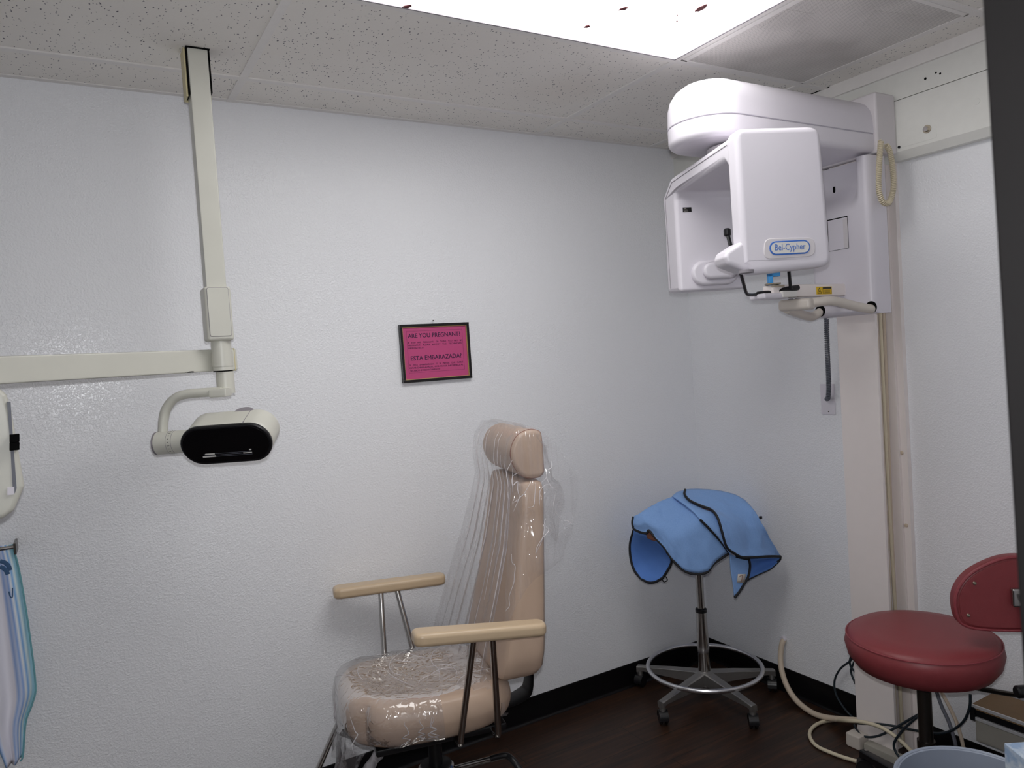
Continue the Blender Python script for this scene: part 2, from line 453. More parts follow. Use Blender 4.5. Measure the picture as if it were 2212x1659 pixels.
# ================================================================== SETTING
XL, YF = -3.9, -2.32          # left wall, front wall (the doorway the photo is taken through)
b = BM(); box(b, (XL, YF, -.05), (.0, 0, 0)); struct(obj('floor', b, 'floor', smooth=False))
b = BM(); box(b, (XL-.1, 0, -.05), (.1, .1, H+.1)); struct(obj('wall_back', b, 'wall', smooth=False))
b = BM(); box(b, (0, YF-.1, -.05), (.1, 0, H+.1)); struct(obj('wall_right', b, 'wall', smooth=False))
b = BM(); box(b, (XL-.1, YF-.1, -.05), (XL, 0, H+.1)); struct(obj('wall_left', b, 'wall', smooth=False))
DX0, DX1, DH = -2.85, -1.79, 2.2
b = BM()
box(b, (XL, YF-.1, 0), (DX0, YF, H)); box(b, (DX1, YF-.1, 0), (0, YF, H)); box(b, (DX0, YF-.1, DH), (DX1, YF, H))
struct(obj('wall_front', b, 'wall', smooth=False))
b = BM(); box(b, (XL, YF, H), (0, 0, H+.05)); struct(obj('ceiling', b, 'tile', smooth=False))
# hall behind the doorway
b = BM(); box(b, (-4.2, -5.2, -.05), (-.6, YF-.0, 0)); struct(obj('floor_hall', b, 'floor', smooth=False))
b = BM(); box(b, (-4.2, -5.2, H), (-.6, YF-.1, H+.05)); struct(obj('ceiling_hall', b, 'tile', smooth=False))
b = BM(); box(b, (-4.3, -5.3, 0), (-.5, -5.2, H)); struct(obj('wall_hall_back', b, 'hall_paint', smooth=False))
b = BM(); box(b, (-4.3, -5.2, 0), (-4.2, YF-.1, H)); struct(obj('wall_hall_left', b, 'hall_paint', smooth=False))
b = BM(); box(b, (-.6, -5.2, 0), (-.5, YF-.1, H)); struct(obj('wall_hall_right', b, 'hall_paint', smooth=False))
# baseboards (with a little toe)
def base_prof(bm, p, q, nrm):
    p, q, nrm = V(*p), V(*q), V(*nrm); d = (q-p); L = d.length; d.normalize()
    prism(bm, [(0, 0), (.013, 0), (.011, .006), (.005, .014), (.004, .1), (.002, .1035), (0, .1035)], 0, L, frame(nrm, V(0, 0, 1), d, p))
b = BM(); base_prof(b, (XL, 0, 0), (0, 0, 0), (0, -1, 0)); struct(obj('baseboard_back', b, 'black_rubber_base'))
b = BM(); base_prof(b, (0, 0, 0), (0, -.838, 0), (-1, 0, 0)); base_prof(b, (0, -1.062, 0), (0, YF, 0), (-1, 0, 0)); struct(obj('baseboard_right', b, 'black_rubber_base'))
b = BM(); base_prof(b, (XL, YF, 0), (XL, 0, 0), (1, 0, 0)); struct(obj('baseboard_left', b, 'black_rubber_base'))
# ceiling grid
b = BM()
LX0, LX1, LY0, LY1 = -2.017, -.798, -1.44, -.83
for x in (-3.236, -2.017, -.798, -.19): box(b, (x-.012, YF, H-.004), (x+.012, 0, H+.001))
for y in (-2.05, -1.44, -.83, -.22): box(b, (XL, y-.012, H-.0045), (-.05, y+.012, H+.001))
box(b, (XL, -.022, H-.003), (-.05, 0, H+.001)); box(b, (XL, YF, H-.003), (-.05, YF+.022, H+.001)); box(b, (XL, YF, H-.003), (XL+.022, 0, H+.001))
struct(obj('trim_1', b, 'grid_white', smooth=False))
# right wall: ceiling moulding, fascia board, mounting rail
b = BM(); box(b, (-.058, YF, 2.386), (0, 0, H)); struct(obj('trim_2', b, 'grid_white', smooth=False))
b = BM(); box(b, (-.046, YF, 2.299), (0, 0, 2.388)); struct(obj('trim_3', b, 'fascia_paint', smooth=False))
b = BM(); prism(b, [(0, 2.098), (-.03, 2.098), (-.05, 2.124), (-.05, 2.2955), (0, 2.2955)], 0, -YF, frame(V(1, 0, 0), V(0, 0, 1), V(0, -1, 0), V(0, 0, 0))); struct(obj('trim_4', b, 'fascia_paint', smooth=False))
b = BM(); box(b, (-.04, YF, 2.29), (-.002, 0, 2.30)); struct(obj('trim_5', b, 'black_gap', smooth=False))
b = BM(); box(b, (-.061, -.85, H-.003), (-.054, -.70, H-.0005)); box(b, (-.0565, YF, H-.0012), (-.0535, -.86, H+.0005)); struct(obj('trim_6', b, 'black_gap', smooth=False))
# wall marks: bolt, holes, plate on the rail
t_ = thing('hex_bolt', at(2003, 279, x=-.05), 'zinc hex bolt with washer in the white mounting rail near the ceiling', 'bolt')
p = at(2003, 279, x=-.05); X = V(-1, 0, 0)
b = BM(); cyl(b, p, p+X*.003, .0135, segs=24); obj('washer', b, 'screw', t_)
b = BM(); cyl(b, p+X*.003, p+X*.011, .0085, segs=6); obj('bolt_head', b, 'chrome', t_, smooth=False)
q0 = at(2003, 279, x=-.05)
b = BM(); prism(b, round_poly([(-.03, -.024), (.26, -.024), (.26, .02), (-.03, .02)], .006), 0, .0012, frame(V(0, 1, 0), V(0, 0, 1), V(-1, 0, 0), V(-.05, q0.y, q0.z-.012)))
tag(obj('cover_strip', b, 'fascia_paint'), 'thin white plate painted over on the rail around the hex bolt', 'plate')
for i, (x_, y_, r_, lb) in enumerate(((1999, 170, .0042, 'largest of three dark screw holes grouped in the fascia near ceiling'), (2022, 157, .003, 'left of the two small dark holes close together on the fascia'), (2031, 159, .0034, 'right of the two small dark holes close together on the fascia'), (1894, 204, .003, 'single dark hole in the fascia above the x-ray column head'))):
    p = at(x_, y_, x=-.046); b = BM(); cyl(b, p+V(.002, 0, 0), p-V(.0006, 0, 0), r_, segs=14); tag(obj('screw_hole', b, 'black_gap'), lb, 'screw hole', 'dark screw holes in the fascia')
p = at(2110, 219, x=-.05); b = BM(); cyl(b, p, p-V(.0015, 0, 0), .01, bev=.0005); tag(obj('plugged_hole', b, 'fascia_paint'), 'painted-over round plug on the rail beside the dark door jamb', 'plug')
p = at(1943, 318, x=-.05); b = BM(); cyl(b, p, p-V(.004, 0, 0), .0045, segs=12); tag(obj('screw', b, 'black_plastic'), 'dark screw head at the rail bottom beside the x-ray column head', 'screw')
# door jamb at the right of the doorway the photo looks through
jx = -1.807
b = BM(); box(b, (jx, YF-.14, 0), (jx+.16, YF+.02, DH), .004)
for v in b.verts: v.co.x -= .035*v.co.z   # the old frame leans a little
box(b, (DX0-.03, YF-.14, 0), (DX0+.02, YF+.02, DH), .004); box(b, (DX0-.03, YF-.14, DH-.03), (DX1+.03, YF+.02, DH+.05), .004)
struct(obj('door_1', b, 'jamb_dark'))

# ================================================================== CEILING THINGS
L = thing('ceiling_light', ((LX0+LX1)/2, (LY0+LY1)/2, H), 'large bright recessed fluorescent panel light in the white ceiling grid', 'ceiling light')
b = BM(); box(b, (LX0+.012, LY0+.012, H-.0035), (LX1-.012, LY1-.012, H+.0005)); obj('diffuser', b, 'glow', L, smooth=False)
b = BM()
for (x0, y0, x1, y1) in ((LX0+.009, LY0+.009, LX1-.009, LY0+.014), (LX0+.009, LY1-.014, LX1-.009, LY1-.009), (LX0+.009, LY0+.009, LX0+.014, LY1-.009), (LX1-.014, LY0+.009, LX1-.009, LY1-.009)): box(b, (x0, y0, H-.006), (x1, y1, H))
obj('frame', b, 'seam_grey', L, smooth=False)
for poly in ([(1335, 22), (1340, 18), (1352, 14), (1357, 16), (1350, 21)], [(1500, 24), (1508, 16), (1517, 12), (1526, 8), (1528, 11), (1522, 18), (1510, 24)], [(1260, 59), (1266, 55), (1273, 54), (1275, 57), (1267, 60)], [(864, 17), (872, 12), (888, 9), (890, 13), (878, 18)], [(1460, 46), (1462, 43), (1465, 46)], [(1461, 33), (1463, 31), (1465, 33)]):
    b = BM(); P3 = [at(x_, y_, z=H-.0035) for x_, y_ in poly]; lo = [b.verts.new(p-V(0, 0, .0016)) for p in P3]; hi = [b.verts.new(p) for p in P3]
    n_ = len(lo); b.faces.new(lo); b.faces.new(hi[::-1])
    for k in range(n_): b.faces.new((lo[k], lo[(k+1) % n_], hi[(k+1) % n_], hi[k]))
    obj('flake', b, 'flake_brown', L, smooth=False)
G = thing('ceiling_vent', (-.49, -1.14, H), 'square perforated grey air vent panel in the ceiling beside the light', 'air vent')
vx0, vx1, vy0, vy1 = -.785, -.203, -1.427, -.843
b = BM(); box(b, (vx0+.02, vy0+.012, H-.005), (vx1-.006, vy1-.008, H-.001)); obj('perforated_panel', b, 'perforated', G, smooth=False)
b = BM()
for q in ((vx0, vy0, vx0+.022, vy1), (vx1-.008, vy0, vx1, vy1), (vx0, vy0, vx1, vy0+.014), (vx0, vy1-.009, vx1, vy1)): box(b, (q[0], q[1], H-.0065), (q[2], q[3], H-.0005), .001)
obj('frame', b, 'grid_white', G, smooth=False)
for poly in ([(1640, 62), (1700, 20), (1760, 30), (1720, 68)], [(1775, 95), (1855, 90), (1830, 108), (1795, 112)], [(1890, 22), (1990, 34), (1940, 62), (1860, 55)], [(1690, 92), (1722, 66), (1760, 76), (1740, 104)]):
    b = BM(); P3 = [at(x_, y_, z=H-.005) for x_, y_ in poly]; lo = [b.verts.new(p-V(0, 0, .0006)) for p in P3]; hi = [b.verts.new(p) for p in P3]
    b.faces.new(lo); b.faces.new(hi[::-1])
    for k in range(4): b.faces.new((lo[k], lo[(k+1) % 4], hi[(k+1) % 4], hi[k]))
    o = obj('lint_patch', b, 'perforated', G, smooth=False)

# ================================================================== DENTAL LIGHT ON A CEILING POLE
PX, PY = -2.172, -.372
D = thing('dental_light', (PX, PY, H), 'cream dental lamp hanging from the ceiling pole with black lens', 'dental lamp')
b = BM(); box(b, (PX-.027, PY-.027, 1.75), (PX+.027, PY+.027, H), .004); obj('pole', b, 'cream_plastic', D)
b = BM()
box(b, (PX-.0315, PY-.024, H-.13), (PX-.0275, PY+.03, H-.0015)); box(b, (PX+.0275, PY-.024, H-.12), (PX+.0315, PY+.03, H-.0015)); box(b, (PX-.0315, PY-.0325, H-.003), (PX+.0315, PY+.03, H-.0005))
obj('sleeve_gap', b, 'black_gap', D, smooth=False)
b = BM(); box(b, (PX-.037, PY-.02, H-.135), (PX-.032, PY+.034, H-.001), .001); box(b, (PX-.037, PY+.03, H-.135), (PX+.037, PY+.034, H-.001), .001)
obj('sleeve', b, 'cream_yellowed', D)
hz0, hz1 = 1.612, 1.765
b = BM(); box(b, (PX-.036, PY-.036, hz0), (PX+.036, PY+.036, hz1), .009, seg=3); hs = obj('housing', b, 'cream_plastic', D)
b = BM(); prism(b, round_poly([(-.029, hz0+.012), (.029, hz0+.012), (.029, hz1-.004), (-.029, hz1-.004)], .006), 0, .0012, frame(V(1, 0, 0), V(0, 0, 1), V(0, -1, 0), V(PX, PY-.0362, 0))); obj('cover_outline', b, 'seam_grey', hs)
b = BM(); prism(b, round_poly([(-.028, hz0+.013), (.028, hz0+.013), (.028, hz1-.005), (-.028, hz1-.005)], .006), 0, .0022, frame(V(1, 0, 0), V(0, 0, 1), V(0, -1, 0), V(PX, PY-.0362, 0)), .0006); obj('cover_plate', b, 'cream_plastic', hs)
JX, JY = PX+.004, PY-.0
b = BM(); cyl(b, (JX, JY, 1.528), (JX, JY, hz0+.001), .0275, segs=32); obj('pivot', b, 'cream_plastic', D)
b = BM(); cyl(b, (JX, JY, 1.5245), (JX, JY, 1.528), .0265, segs=32); obj('pivot_gap', b, 'black_gap', D)
b = BM(); cyl(b, (JX+.004, JY, 1.462), (JX+.004, JY, 1.5245), .0245, segs=32); obj('swivel', b, 'cream_plastic', D)
# cross arm (passes behind the pivot and runs out of the photo to the left)
a0, a1 = at(0, 793, d=1.635), at(508, 778, d=2.155); ad = (a1-a0).normalized(); ad.z = 0; ad.normalize(); an = V(-ad.y, ad.x, 0)
a1 = V(PX, PY+.055, 1.559)+ad*.055; far = a1-ad*1.15
b = BM(); box(b, (0, -.02, -.0315), ((a1-far).length, .02, .0315), .005, frame(ad, an, V(0, 0, 1), far)); ca = obj('cross_arm', b, 'cream_plastic', D)
b = BM(); box(b, (0, -.021, -.033), (.0025, .021, .033), .0008, frame(ad, an, V(0, 0, 1), a1-ad*.012)); obj('end_seam', b, 'cream_yellowed', ca)
b = BM(); p = a1-ad*.165; 
for k in range(6): box(b, (random.uniform(-.012, .01), -.0208, -.0315+random.uniform(0, .004)), (random.uniform(.011, .016), -.0195, -.0295+random.uniform(.0, .003)), 0, frame(ad, an, V(0, 0, 1), p))
obj('paint_chip', b, 'black_plastic', ca, smooth=False)
b = BM(); cyl(b, (JX, JY, 1.54), (JX, JY, 1.58), .029, segs=32); cyl(b, (JX, JY+.02, 1.56), a1-ad*.055, .02, segs=20); obj('arm_hub', b, 'cream_plastic', D)
# bent arm
dl = 2.115
pts = spline([at(478, 846, d=dl), at(440, 848, d=dl), at(400, 852, d=dl), at(376, 862, d=dl), at(359, 884, d=dl), at(353, 910, d=dl), at(352, 945, d=dl)], 6)
b = BM(); sweep(b, pts, .014, 12, flat=(.013, .016, (0, 0, 1))); obj('bent_arm', b, 'cream_plastic', D)
b = BM(); box(b, (-.028, -.024, -.012), (.022, .024, .012), .005, frame(RH, FH, V(0, 0, 1), at(478, 848, d=dl))); obj('arm_foot', b, 'cream_plastic', D)
# tilt barrel and lamp head
hc = at(490, 958, d=2.055); hx = (at(580, 950, d=2.05)-at(400, 963, d=2.05)).normalized()
tilt = math.radians(22); nn = (-FH*math.cos(tilt)-V(0, 0, 1)*math.sin(tilt)); nn = (nn-hx*nn.dot(hx)).normalized(); hy = nn.cross(hx)
b = BM(); p0, p1 = at(341, 958, d=2.105), at(402, 953, d=2.10)
bx = (p1-p0).normalized(); cyl(b, p0, p1+bx*.02, .032, segs=32, bev=.002); br_ = obj('tilt_barrel', b, 'cream_plastic', D)
b = BM(); cyl(b, p0-bx*.003, p0+bx*.0005, .0325, segs=32); cyl(b, p0+bx*.038, p0+bx*.0388, .0324, segs=32); cyl(b, p0+bx*.053, p0+bx*.0538, .0324, segs=32); obj('ring_seam', b, 'seam_grey', br_)
b = BM(); ba = bx.cross(V(0, 0, 1)).normalized(); bu = ba.cross(bx)
for k in range(16):
    a = -2.6+k*.3; rd = (ba*math.cos(a)+bu*math.sin(a)); q = p0+bx*.0455+rd*.0322
    box(b, (-.002 if k % 4 else -.004, -.0006, 0), (.002 if k % 4 else .004, .0006, .0004), 0, frame(bx, bx.cross(rd), rd, q))
obj('dial_mark', b, 'black_plastic', br_, smooth=False)
HW, HH_ = .246, .112
Mh = frame(hx, hy, nn, hc)
b = BM(); prism(b, capsule(HW, HH_, 14), -.105, 0, Mh, .022, 5); hd = obj('lamp_head', b, 'cream_plastic', D)
b = BM(); prism(b, capsule(HW+.004, HH_+.004, 16), -.006, .007, Mh, .004, 3); obj('lens_rim', b, 'black_plastic', hd)
b = BM(); prism(b, capsule(HW-.012, HH_-.012, 16), .006, .0085, Mh); ln = obj('lens', b, 'lens_black', hd)
b = BM()
b.free()
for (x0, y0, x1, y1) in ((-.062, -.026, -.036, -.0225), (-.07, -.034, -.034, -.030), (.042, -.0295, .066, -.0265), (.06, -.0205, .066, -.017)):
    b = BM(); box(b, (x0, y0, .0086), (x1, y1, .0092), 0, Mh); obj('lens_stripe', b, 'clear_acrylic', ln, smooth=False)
for k in range(3):
    b = BM(); box(b, (-.066, -.0215-.0045*k-.003, .0086), (.066, -.0205-.0045*k-.003, .0089), 0, Mh); obj('lens_line', b, 'cord_grey', ln, smooth=False)
kp = at(528, 897, d=2.115)
b = BM(); cyl(b, kp-hy*.03, kp+hy*.014, .034, .029, segs=32, bev=.004); obj('fan_knob', b, 'seam_grey', hd)
b = BM(); prism(b, [(.052, -.09), (.0535, -.09), (.0535, -.002), (.052, -.002)], 0, HH_/2+.0006, frame(hx, nn, hy*1, hc)); obj('head_seam', b, 'seam_grey', hd, smooth=False)

# ================================================================== PICTURE SIGN
S0 = V(-1.4755, 0, 1.44)
SW, SH = .2905, .2195
S = thing('framed_sign', (S0.x+SW/2, 0, S0.z), 'small black framed bright pink pregnancy warning notice on the white wall', 'sign')
Ms = frame(V(1, 0, 0), V(0, 0, 1), V(0, -1, 0), S0)
def ring(bm, x0, y0, x1, y1, w, h0, h1, mat, bev=0):
    for q in ((x0, y0, x1, y0+w), (x0, y1-w, x1, y1), (x0, y0+w, x0+w, y1-w), (x1-w, y0+w, x1, y1-w)): box(bm, (q[0], q[1], h0), (q[2], q[3], h1), bev, mat)
b = BM(); ring(b, 0, 0, SW, SH, .0105, 0, .016, Ms, .0008); obj('frame', b, 'frame_black', S, smooth=False)
b = BM(); ring(b, .0105, .0105, SW-.0105, SH-.0105, .0022, 0, .0125, Ms); obj('gold_trim', b, 'gold_trim', S, smooth=False)
b = BM(); box(b, (.0125, .0125, .002), (SW-.0125, SH-.0125, .008), 0, Ms); po = obj('paper', b, 'pink_paper', S, smooth=False)
b = BM(); ring(b, .028, .036, SW-.028, SH-.026, .0006, .008, .0083, Ms); obj('border_line', b, 'ink', po, smooth=False)
def line(txt, x0, y, w, size, bold=0):
    q = text_bm(txt, size, Ms @ Matrix.Translation((x0, y, .0082)), width=w)
    if bold: merge(q, text_bm(txt, size, Ms @ Matrix.Translation((x0+.0007, y, .00825)), width=w)); merge(q, text_bm(txt, size, Ms @ Matrix.Translation((x0+.00035, y+.0004, .0083)), width=w))
    obj('heading' if size > .02 else 'text_line', q, 'ink', po, smooth=False)
line('ARE YOU PREGNANT?', .033, .168, .220, .0235, .0002)
line('ESTA EMBARAZADA?', .039, .083, .213, .0235, .0002)
for k, (tx, w) in enumerate((('IF   YOU   ARE   PREGNANT,   OR   THINK   YOU   MAY   BE', .226), ('PREGNANT,   PLEASE   NOTIFY   THE   TECHNICIAN', .226), ('IMMEDIATELY!', .062))): line(tx, .032, .1475-.0105*k, w, .0088)
for k, (tx, w) in enumerate((('SI   ESTA   EMBARAZADA,   O   SI   PIENSA   QUE   PUEDE', .226), ('ESTAR EMBARAZADA,  POR FAVOR INFORMELE AL', .226), ('TECNICO IMMEDIATAMENTE!', .125))): line(tx, .032, .0625-.0105*k, w, .0088)
p = at(934, 693, y=0); b = BM(); cyl(b, p, p-V(0, .008, 0), .0012, segs=8); cyl(b, p-V(0, .008, 0), p-V(0, .0095, 0), .0026, segs=10)
tag(obj('nail', b, 'dark_steel'), 'small nail in the wall just above the pink framed notice', 'nail')

# ================================================================== PATIENT CHAIR
f_ = V(-.976, .216, 0).normalized(); s_ = V(.216, .976, 0).normalized(); CO = V(-1.63, -.43, 0)
def LC(u, v, z): return CO+f_*u+s_*v+V(0, 0, z)
MC = frame(f_, s_, V(0, 0, 1), CO)
C = thing('patient_chair', CO, 'tan vinyl patient chair with armrests, standing against the white wall', 'chair')
def seat_fn(p):
    u = p.x; p = p.copy()
    a, c = abs(p.x)/.265, abs(p.y)/.225; m_ = max(a, c)
    if m_ > 1e-6:
        k = m_/((a**3.2+c**3.2)**(1/3.2)); k = 1-(1-k)*min(1, m_*1.05); p.x *= k; p.y *= k
    p.y *= 1.03-.06*max(0, u/.26)
    p.z += .02*max(0, u/.26)**2 if p.z > 0 else -.0*u
    if p.z > 0: p.z -= .012*math.cos(p.x/.26*PI/2)*math.cos(max(-1, min(1, p.y/.22))*PI/2)
    return p
SM = MC @ Matrix.Translation((.02, 0, .46))
b = BM(); rbox(b, (.53, .45, .145), .07, 14, SM, seat_fn); obj('seat', b, 'tan_vinyl', C, ang=80)
b = BM(); box(b, (-.2, -.17, .37), (.2, .17, .392), .006, MC); obj('seat_pan', b, 'black_plastic', C)
# backrest: wedge, wider and thicker low down
def back_fn(p):
    z = (p.z+.3)/.6; w = .235+(.178-.235)*z
    uf = -.165+(-.292+.165)*min(1, z*1.1)**.8; ur = -.325+(-.378+.325)*z
    if z < .16: ur += (.16-z)*.06
    v = p.y/.2*w*(1-.14*max(0, (.12-z)/.12)**2); t_ = (p.x/.06+1)/2
    return V(ur+(uf-ur)*t_, v, .525+z*.6)
b = BM(); rbox(b, (.12, .4, .6), .035, 12, MC, back_fn); obj('backrest', b, 'tan_vinyl', C, ang=80)
# headrest: D-section roll
prof = [(-.042, -.066), (-.02, -.076), (.02, -.07), (.048, -.04), (.06, 0), (.052, .036), (.03, .064), (-.005, .076), (-.034, .07), (-.045, .05), (-.046, -.04)]
pr = [(q.x, q.y) for q in spline([(x_, y_, 0) for x_, y_ in prof], 4, True)]
b = BM(); prism(b, pr, -.17, .165, frame(f_, V(0, 0, 1), -s_, LC(-.335, 0, 1.207)), .012, 3); hr = obj('headrest', b, 'tan_vinyl', C, ang=50)
b = BM(); sweep(b, [frame(f_, V(0, 0, 1), -s_, LC(-.335, 0, 1.207)) @ V(x_*1.0, y_*1.0, .153) for x_, y_ in pr], .0017, 6, True); obj('end_seam', b, 'leather_brown', hr)
b = BM(); box(b, (-.36, -.03, 1.07), (-.345, .03, 1.2), .004, MC); obj('headrest_bracket', b, 'black_plastic', C)
b = BM()
bs = [LC(-.02, 0, .375), LC(-.2, 0, .372), LC(-.30, 0, .385), LC(-.335, 0, .43), LC(-.34, 0, .62)]
sweep(b, spline(bs, 5), .02, 12, flat=(.007, .045, (0, 0, 1))); obj('back_bracket', b, 'black_plastic', C)
for nm, rear, front in (('near', V(-1.433, -.807, .726), V(-1.775, -.731, .760)), ('far', V(-1.439, -.142, .722), V(-1.795, -.064, .731))):
    dd = (front-rear); Ln = dd.length; e1 = dd.normalized(); e2 = V(-e1.y, e1.x, 0).normalized(); e3 = e1.cross(e2)
    Lh = Ln/2+.018
    out = round_poly([(-Lh, -.03), (Lh-.02, -.036), (Lh, -.026), (Lh, .026), (Lh-.02, .036), (-Lh, .03)], .028, 6)
    b = BM(); prism(b, out, -.019, .019, frame(e1, e2, e3, (front+rear)/2), .013, 5); ar = obj('armrest', b, 'arm_vinyl', C, ang=70)
    mid = (front+rear)/2
    sgn = -1 if nm == 'near' else 1
    tops = [mid+e1*(.02 if nm == 'near' else .035)-e3*.016, mid-e1*(.035 if nm == 'near' else .022)-e3*.016]
    vb = sgn*.232
    for j, tp in enumerate(tops):
        ub = ((-.04, -.155) if nm == 'near' else (.11, -.012))[j]
        low = LC(ub, vb, .405); inn = LC(ub-.0, sgn*.15, .378)
        ctr = [tp, tp.lerp(low, .5), tp.lerp(low, .93), low-V(0, 0, .012)-s_*sgn*.004, LC(ub, sgn*.205, .381), inn]
        b = BM(); sweep(b, spline(ctr, 6), .0098, 12); obj('arm_strut', b, 'dark_steel' if 0 else 'chrome', C)
cp = at(938, 1642, z=.30); cp = V(-1.645, -.475, 0)
b = BM(); cyl(b, cp+V(0, 0, .245), cp+V(0, 0, .375), .022); obj('spindle', b, 'black_plastic', C)
b = BM(); lathe(b, [(0, .245), (.045, .247), (.05, .246), (.056, .240), (.056, .03), (0, .03)], Matrix.Translation(cp), 36); obj('pedestal', b, 'chrome', C, ang=30)
b = BM(); lathe(b, [(0, .25), (.048, .25), (.05, .247), (.05, .244), (0, .244)], Matrix.Translation(cp), 36); obj('pedestal_cap', b, 'black_plastic', C, ang=30)
b = BM(); lathe(b, [(0, .035), (.06, .035), (.2, .018), (.235, .008), (.235, 0), (0, 0)], Matrix.Translation(cp), 40); obj('floor_base', b, 'chrome', C, ang=30)
b = BM(); l0 = cp+V(.04, -.02, .225); l1 = at(1062, 1639, d=2.28); sweep(b, [l0, l1], .0085, 12); lv = obj('lift_lever', b, 'chrome', C)
b = BM(); sweep(b, spline([l1-(l1-l0).normalized()*.003, at(1085, 1633, d=2.275), at(1098, 1634, d=2.27), at(1110, 1645, d=2.25), at(1130, 1672, d=2.23)], 6), .0095, 12); obj('lever_grip', b, 'black_plastic', lv)
RAILS = {.165: [(.12, .385), (.215, .386), (.262, .372), (.36, .2), (.45, .035)], -.14: [(.02, .385), (.13, .386), (.19, .368), (.29, .24), (.45, .035)]}
for v_, K in RAILS.items():
    b = BM(); sweep(b, spline([LC(u_, v_, z_) for u_, z_ in K], 8), .0095, 12); obj('footrest_rail', b, 'chrome', C)
b = BM(); box(b, (.44, -.2, .012), (.50, .21, .032), .006, MC); obj('footrest', b, 'black_plastic', C)

# clear plastic covers
def wr(p, u, v, a=.006, k=30):
    n_ = noise.noise(p*k); return n_*a
def sst0(t): t = max(0, min(1, t)); return t*t*(3-2*t)
def lerp_keys(t, K):
    for (a, x), (c, y) in zip(K, K[1:]):
        if t <= c: q = (t-a)/(c-a); return x+(y-x)*q
    return K[-1][1]
CREASES = []
def cover_back():
    b = BM()
    R_ = 40; Z = 34; G = []
    # hangs from the headrest over the front of the chair back, pleated, flaring to the front-left
    for j in range(Z+1):
        t_ = j/Z; z = 1.295-(1.295-.565)*t_
        row = []
        for i in range(R_+1):
            k = i/R_; v = .2-(.395)*k
            fl = sst0((t_-.12)/.88)
            uf_ = lerp_keys(t_, ((0, -.30), (.06, -.272), (.14, -.262), (.25, -.268), (.5, -.215), (1, -.085)))
            un_ = lerp_keys(t_, ((0, -.30), (.06, -.272), (.14, -.262), (.25, -.274), (.5, -.245), (1, -.15)))
            u = uf_*(1-k)+un_*k
            v2 = v*(1+.2*fl*(1 if v > 0 else .1))+.015*fl*(1-k)
            pl = .006*math.sin(k*46+2.3*noise.noise(V(k*3, t_*1.5, 1)))*min(1, t_*2.5)+.004*math.sin(k*97+1)*min(1, t_*2)
            row.append(b.verts.new(LC(u+pl+.014, v2, z + .006*noise.noise(V(k*5, t_*4, 3)))))
        G.append(row)
    for j in range(Z):
        for i in range(R_): b.faces.new((G[j][i], G[j+1][i], G[j+1][i+1], G[j][i+1]))
    for i in range(1, R_):      # gathered creases running down the film
        rnd = random.random()
        if rnd < .45: continue
        j0 = int(random.choice((1, 4, 7, 8, 10, 12))); j1 = min(Z, j0+int(random.uniform(9, 26)))
        CREASES.append([G[j][i].co + f_*.0015 for j in range(j0, j1+1)])
    # over the top of the headrest and bulging out behind as an open bag
    prev = G[0]
    H_ = []
    for j in range(1, 13):
        t_ = j/12; row = []
        for i in range(R_+1):
            k = i/R_; a = t_*PI/2
            row.append(b.verts.new(LC(-.315-.125*math.sin(a)*(.55+.45*math.sin(PI*k))-.02*noise.noise(V(k*6, t_*5, 8)), (.2-.395*k)*(1+.04*t_), 1.296-.17*(1-math.cos(a))+.012*noise.noise(V(k*7, t_*6, 2)))))
        for i in range(R_): b.faces.new((prev[i+1], prev[i], row[i], row[i+1]))
        prev = row
    for j in range(1, 9):
        t_ = j/8; row = []
        for i in range(R_+1):
            k = i/R_
            row.append(b.verts.new(LC(-.44+.05*t_-.02*noise.noise(V(k*9, t_*4, 5)), (.2-.395*k)*(1+.03*t_), 1.126-.2*t_*(.35+.65*k)+.02*noise.noise(V(k*8, t_*7, 4)))))
        for i in range(R_): b.faces.new((prev[i+1], prev[i], row[i], row[i+1]))
        prev = row
    # near side flap of the bag
    pts_t = [LC(-.25, -.197, 1.27), LC(-.34, -.2, 1.295), LC(-.42, -.2, 1.22), LC(-.47, -.2, 1.13)]
    pts_b = [LC(-.2, -.215, .70), LC(-.28, -.235, .82), LC(-.36, -.225, .86), LC(-.40, -.215, .88)]
    GN = coons(b, spline(pts_t, 6), spline([pts_t[-1], LC(-.455, -.21, 1.02), pts_b[-1]], 6), spline(pts_b, 6), spline([pts_t[0], LC(-.235, -.205, 1.0), pts_b[0]], 6), 14, 22, lambda p, u, v: p+s_*(.014*noise.noise(p*16)+.006*noise.noise(p*45))+f_*(.004*noise.noise(p*40)))
    for q in range(15):
        i = random.randint(1, 12); j = random.randint(0, 14); P_ = []
        for k in range(random.randint(3, 8)):
            P_.append(GN[j][i].co-s_*.0015); i = max(0, min(14, i+random.choice((-1, 0, 0, 1)))); j = min(22, j+random.choice((0, 1, 1)))
            if (GN[j][i].co-P_[-1]).length < 1e-4: j = min(22, j+1)
        P_ = [p for k, p in enumerate(P_) if k == 0 or (p-P_[k-1]).length > .002]
        if len(P_) > 2: CREASES.append(spline(P_, 3))
    o = obj('plastic_cover', b, 'film_back', ang=180, recalc=False)
    return o
cb_ = tag(cover_back(), 'clear plastic bag draped over the headrest and back of the tan chair', 'plastic cover')
b = BM()
for P_ in CREASES:
    n_ = len(P_); sweep(b, P_, [.0006+.0013*math.sin(PI*i/(n_-1))*(.6+.4*noise.noise(V(i*.7, P_[0].x*40, 0))) for i in range(n_)], 6)
def creases(parent, bmc):
    bmc_o = obj('creases', bmc, 'crease_glint', None, ang=180); bmc_o['kind'] = 'stuff'; bmc_o.parent = parent; bmc_o.matrix_parent_inverse = Matrix.Translation(-V(*parent['_o'])); return bmc_o
creases(cb_, b)
b = BM()
